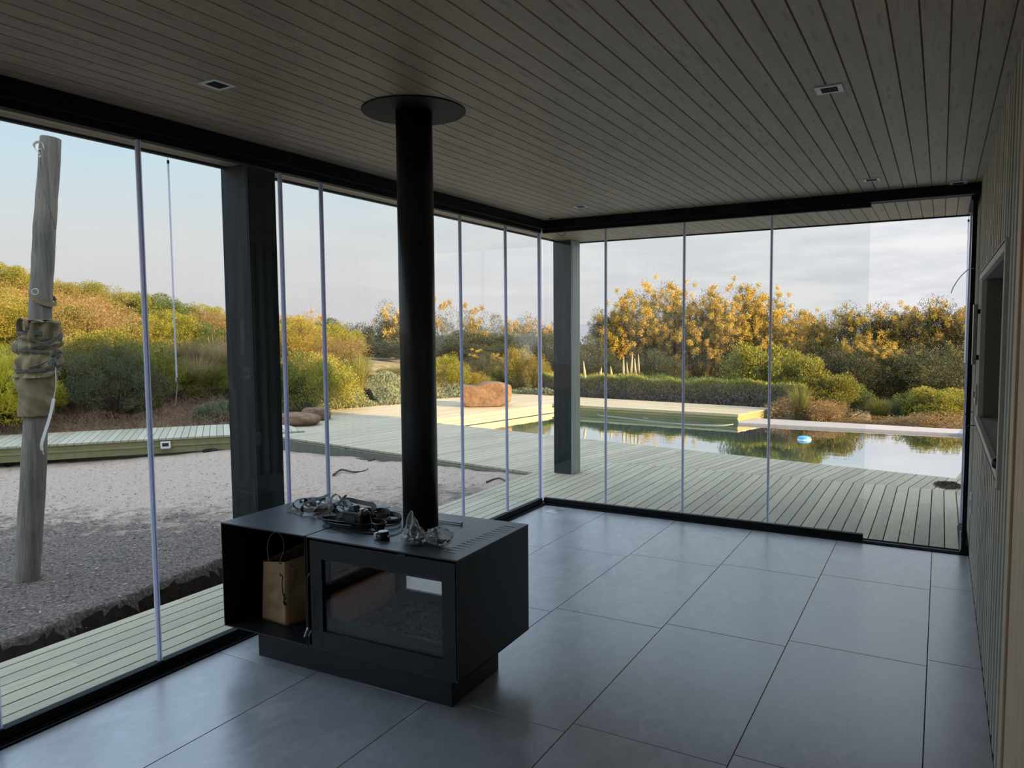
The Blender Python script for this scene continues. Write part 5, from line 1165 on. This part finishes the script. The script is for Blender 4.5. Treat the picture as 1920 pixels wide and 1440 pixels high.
cover('silver_ground_cover', [be[4], tuple(bk2), tuple(bkL)], 20000, .36, .026, .34, LF_sil, 'green ground cover behind the boulder', 'ground cover', 4, width=.8)
wl0, wl1 = bwB0+dirw*3, bwB1-dirw*.3
cover('ice_plant', [tuple(wl0), tuple(wl1)], 46000, .24, .032, .15, LF_red, 'reddish ice plant carpet behind the boardwalk', 'ground cover', 5, width=2.6)
cover('ice_plant', [tuple(wl0+n_*2.5), tuple(wl1+n_*2.5)], 30000, .26, .034, .2, LF_g, 'green creeping plants between ice plant and hillside bushes', 'ground cover', 6, width=2.2)

# hedge behind the far platform
hA = np.array(at(944, 735, 2, 0)[:2])+np.array([0, .25]); hB = np.array(plB)+np.array([.55, .25]); hd = hB-hA; hl = np.linalg.norm(hd); hd /= hl; hn = np.array([-hd[1], hd[0]])
hedge = empty('clipped_hedge', (*hA, -.2), math.atan2(hd[1], hd[0])); tag(hedge, 'long clipped hedge behind the far deck, green on top and bare below', 'hedge')
rg = np.random.default_rng(9)
def hedge_part(n, zlo, zhi, leaf, lw, lm, nm, upz, surf):
    x = rg.random(n)*hl; y = rg.random(n)*1.15; side_ = rg.random(n) < surf; y = np.where(side_, rg.random(n)*.16, y)
    topz = .66+.03*np.sin(x*2.3)+.03*np.sin(x*7+y*5)
    z = zlo+(np.minimum(zhi, 9)-zlo)*rg.random(n)
    if nm == 'foliage': z = topz-np.abs(rg.normal(size=n))*.12+.05*(rg.random(n) < .15)
    rnd_ = np.clip(x/.35, .3, 1); z = z*np.where(nm == 'foliage', 1, 1)*(.55+.45*rnd_)
    d = unit(n, rg)*.7+np.array([0, -.2, upz]); d /= np.linalg.norm(d, axis=1)[:, None]; nn2 = np.cross(d, unit(n, rg)); nn2 /= np.linalg.norm(nn2, axis=1)[:, None]; l = leaf*rg.uniform(.6, 1.5, n)
    me = mesh_np(nm, quads(np.stack([x, y, z], 1), d, nn2, l, l*lw), 4, [lm]); o = D.objects.new(nm, me); COL.objects.link(o); o.parent = hedge
hedge_part(80000, 0, 0, .030, .15, LF_hedge, 'foliage', .9, .35)
hedge_part(60000, .0, .62, .055, .06, LF_htwig, 'dry_twigs', .25, .75)
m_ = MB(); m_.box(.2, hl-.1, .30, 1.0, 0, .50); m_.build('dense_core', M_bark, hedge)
rng2 = random.Random(31)
for k, (px, s) in enumerate(((1097, .62), (1147, .34), (1169, .85), (1183, .98), (1177, .55), (1192, .75), (1198, 1.0), (1125, .25))):
    p = atd(px, 702, 18.2); me = MB(); n = 9; hgt = .44*s+.14
    lx = rng2.uniform(-.04, .07); me.tube([(0, 0, 0), (lx*.3, 0, hgt*.35), (lx*.8, 0, hgt*.75), (lx, 0, hgt)], [.022, .030, .016, .003], n); o = me.build('pale_leaf_spike', LF_pale, smooth=True); o.location = (p[0], p[1], p[2]-.08)
    tag(o, ['pale pointed plume above the hedge just right of the dark post', 'shortest pale plume above the hedge near the first far seal strip', 'pale plume left in the cluster of tall plumes above the hedge', 'tallest left-of-centre pale plume in the cluster above the hedge', 'low broad pale plume in the middle of the cluster above the hedge', 'pale plume leaning in the right of the cluster above the hedge', 'pale plume at the far right of the cluster above the hedge', 'tiny pale plume between the dark post and the plume cluster'][k], 'plume', 'pale plumes above the hedge')

# trees and bushes beyond the pool
T = [ # key, px, top, dist, scale, label
 ('darktree', 622, 628, 40, 1.50, 'dark grey-green tree right of the yellow-topped tree'), ('darktree', 655, 622, 34, 1.40, 'dark tree filling the gap left of the flue'),
 ('darktree', 700, 612, 38, 1.50, 'dark tree close behind the flowering tree left of the flue'),
 ('acacia_s', 735, 588, 31, 1.25, 'yellow-flowering tree just left of the flue'), ('acacia_g', 850, 590, 31, 1.35, 'grey-green flowering tree just right of the flue'),
 ('acacia_g', 912, 598, 33, 1.50, 'grey-green flowering tree behind the boulder'), ('acacia_s', 975, 606, 35, 1.50, 'loose flowering tree above the orange scrub, left of the dark post'),
 ('acacia_s', 1040, 612, 36, 1.50, 'flowering tree directly behind the dark post'), ('darktree', 1098, 640, 32, 1.20, 'low dark tree right of the dark post'),
 ('acacia_s', 1130, 596, 39.4, 1.33, 'flowering tree behind the first far seal strip'), ('acacia_y', 1190, 560, 39.4, 1.84, 'tall yellow-flowering tree above the pale plumes'),
 ('acacia_y', 1245, 548, 41.9, 1.91, 'yellow-flowering tree left of the second far seal strip'), ('acacia_y', 1318, 562, 39.4, 1.91, 'bright yellow-flowering tree right of the second far seal strip'),
 ('acacia_y', 1378, 552, 40.6, 1.91, 'tall orange-yellow flowering tree left of the third far seal strip'), ('acacia_y', 1440, 566, 41.9, 1.91, 'yellow-flowering tree behind the third far seal strip'),
 ('acacia_y', 1490, 596, 39.4, 1.52, 'lower yellow-flowering tree just right of the third far seal strip'),
 ('acacia_s', 1545, 606, 34.7, 1.57, 'dark tree with few yellow tips right of the third far seal strip'), ('acacia_s', 1603, 588, 33.6, 1.57, 'dark tree with scattered blossom left of the last glass edge'),
 ('acacia_s', 1665, 590, 33.6, 1.57, 'dark flowering tree right of the last glass edge'), ('acacia_s', 1728, 580, 33.6, 1.62, 'dark flowering tree behind the bright yellow-green bush'),
 ('acacia_s', 1788, 582, 33.6, 1.62, 'dark flowering tree nearest the right wall'), ('darktree', 1860, 590, 34.7, 1.79, 'dark tree hidden behind the right wall edge'),
]
for key, px, top, dist, s, lab in T:
    p_ = atd(px, 600, dist); fit(key, 'flowering_tree' if key.startswith('acacia') else 'dark_tree', px, top, dist, s, lab, 'tree', None, -2.0)
for k in range(5): plant('darktree', 'dark_tree', (11+k*3.2, 24-k*2.6, -2.0), 1.7, k, 'unseen dark tree out past the right wall, shading the trees in view', 'tree', 'unseen shade trees past the right wall', 1.9)  # unseen trees, kept to shade the dark trees on the right
for (key, px, top, dist, s, lab) in (
 ('acacia_s', 1640, 652, 24, 1.05, 'dense dark shrub under the dark trees right of the last glass edge'), ('darktree', 1560, 660, 23, 1.1, 'dense dark shrub under the dark trees left of the last glass edge'), ('darktree', 1755, 655, 24, 1.3, 'dense dark shrub behind the bright yellow-green bush'),
 ('darktree', 770, 622, 31, 1.5, 'dark tree hidden mostly behind the flue'), ('darktree', 880, 622, 31, 1.5, 'dark tree between the two grey-green flowering trees'), ('darktree', 950, 626, 32, 1.5, 'dark tree under the loose flowering tree left of the dark post'), ('darktree', 1015, 628, 33, 1.4, 'dark tree just left of the dark post under the blossom'),
 ('darktree', 690, 672, 23, .9, 'dark shrub filling the dip just beyond the tall golden grass'),
 ('darktree', 660, 652, 27, 1.3, 'dense dark shrub below the dark trees left of the flue'), ('darktree', 715, 640, 26, 1.3, 'dense dark shrub just left of the flue, under the yellow blossom'),
 ('darktree', 840, 640, 27, 1.2, 'dense dark shrub just right of the flue under the flowering trees'), ('darktree', 925, 648, 26, 1.2, 'dense dark shrub behind the pale house corner'), ('darktree', 985, 640, 27, 1.2, 'dense dark shrub behind the orange scrub'), ('darktree', 1045, 645, 27, 1.2, 'dense dark shrub directly behind the dark post'),
 ('darktree', 1130, 668, 23, .9, 'dark shrub behind the pale plumes'), ('darktree', 1215, 660, 24, 1.0, 'dark shrub between the plumes and the yellow trees'),
 ('green', 1432, 652, 17.6, 1.15, 'wide yellow-green bush behind the right end of the hedge'), ('green', 1500, 672, 17.0, .95, 'yellow-green bush right of the third far seal strip above the thicket'), ('green', 1552, 706, 16.6, .85, 'yellow-green bush sloping down behind the pool rim'),
 ('green2', 1590, 724, 17.2, .8, 'dark green bush beside the last glass edge behind the pool rim'), ('thicket', 1500, 744, 15.8, 1.0, 'tan bare thicket at the end of the hedge by the pool rim'), ('thicket', 1552, 752, 15.8, .8, 'tan bare thicket behind the pool rim, farther right'),
 ('green2', 1692, 742, 16.8, .6, 'small upright green bush behind the pool rim, right of the last glass edge'), ('green', 1768, 730, 16.6, 1.0, 'bright yellow-green bush behind the pool rim by the right wall'), ('thicket', 1775, 772, 15.6, .85, 'brown twiggy undergrowth below the bright yellow-green bush'),
 ('thicket', 1640, 780, 15.8, .75, 'brown undergrowth along the pool rim'), ('thicket', 1720, 782, 15.6, .7, 'brown undergrowth along the pool rim under the small green bush'),
 ('acacia_g', 905, 662, 23, .6, 'grey-green bush in front of the pale house'), ('hill_a', 864, 694, 21, .5, 'olive bush before the pale house, nearer the flue'),
 ('hill_d', 972, 655, 20.0, .62, 'orange feathery scrub left of the dark post'), ('hill_d', 1003, 670, 19.6, .55, 'orange feathery scrub just left of the dark post'), ('hill_a', 838, 668, 19.4, .62, 'olive bush just right of the flue'), ('green2', 925, 696, 20, .6, 'grey-green bush behind the boulder'), ('hill_d', 893, 700, 19.6, .45, 'small golden bush left of the boulder')):
    fit(key, 'bush' if 'thicket' not in key else 'thicket', px, top, dist, s, lab)
p = atd(1500, 770, 15.6); grass('tuft_tall', 'tall_grass', (p[0], p[1], gz(p[0], p[1])), .78, 1, 'tall yellow-green grass at the right end of the hedge')
p = atd(1648, 790, 16.2); grass('tuft_green', 'grass_tuft', (p[0], p[1], gz(p[0], p[1])), .95, 1, 'grey-green grass tuft behind the pool rim')
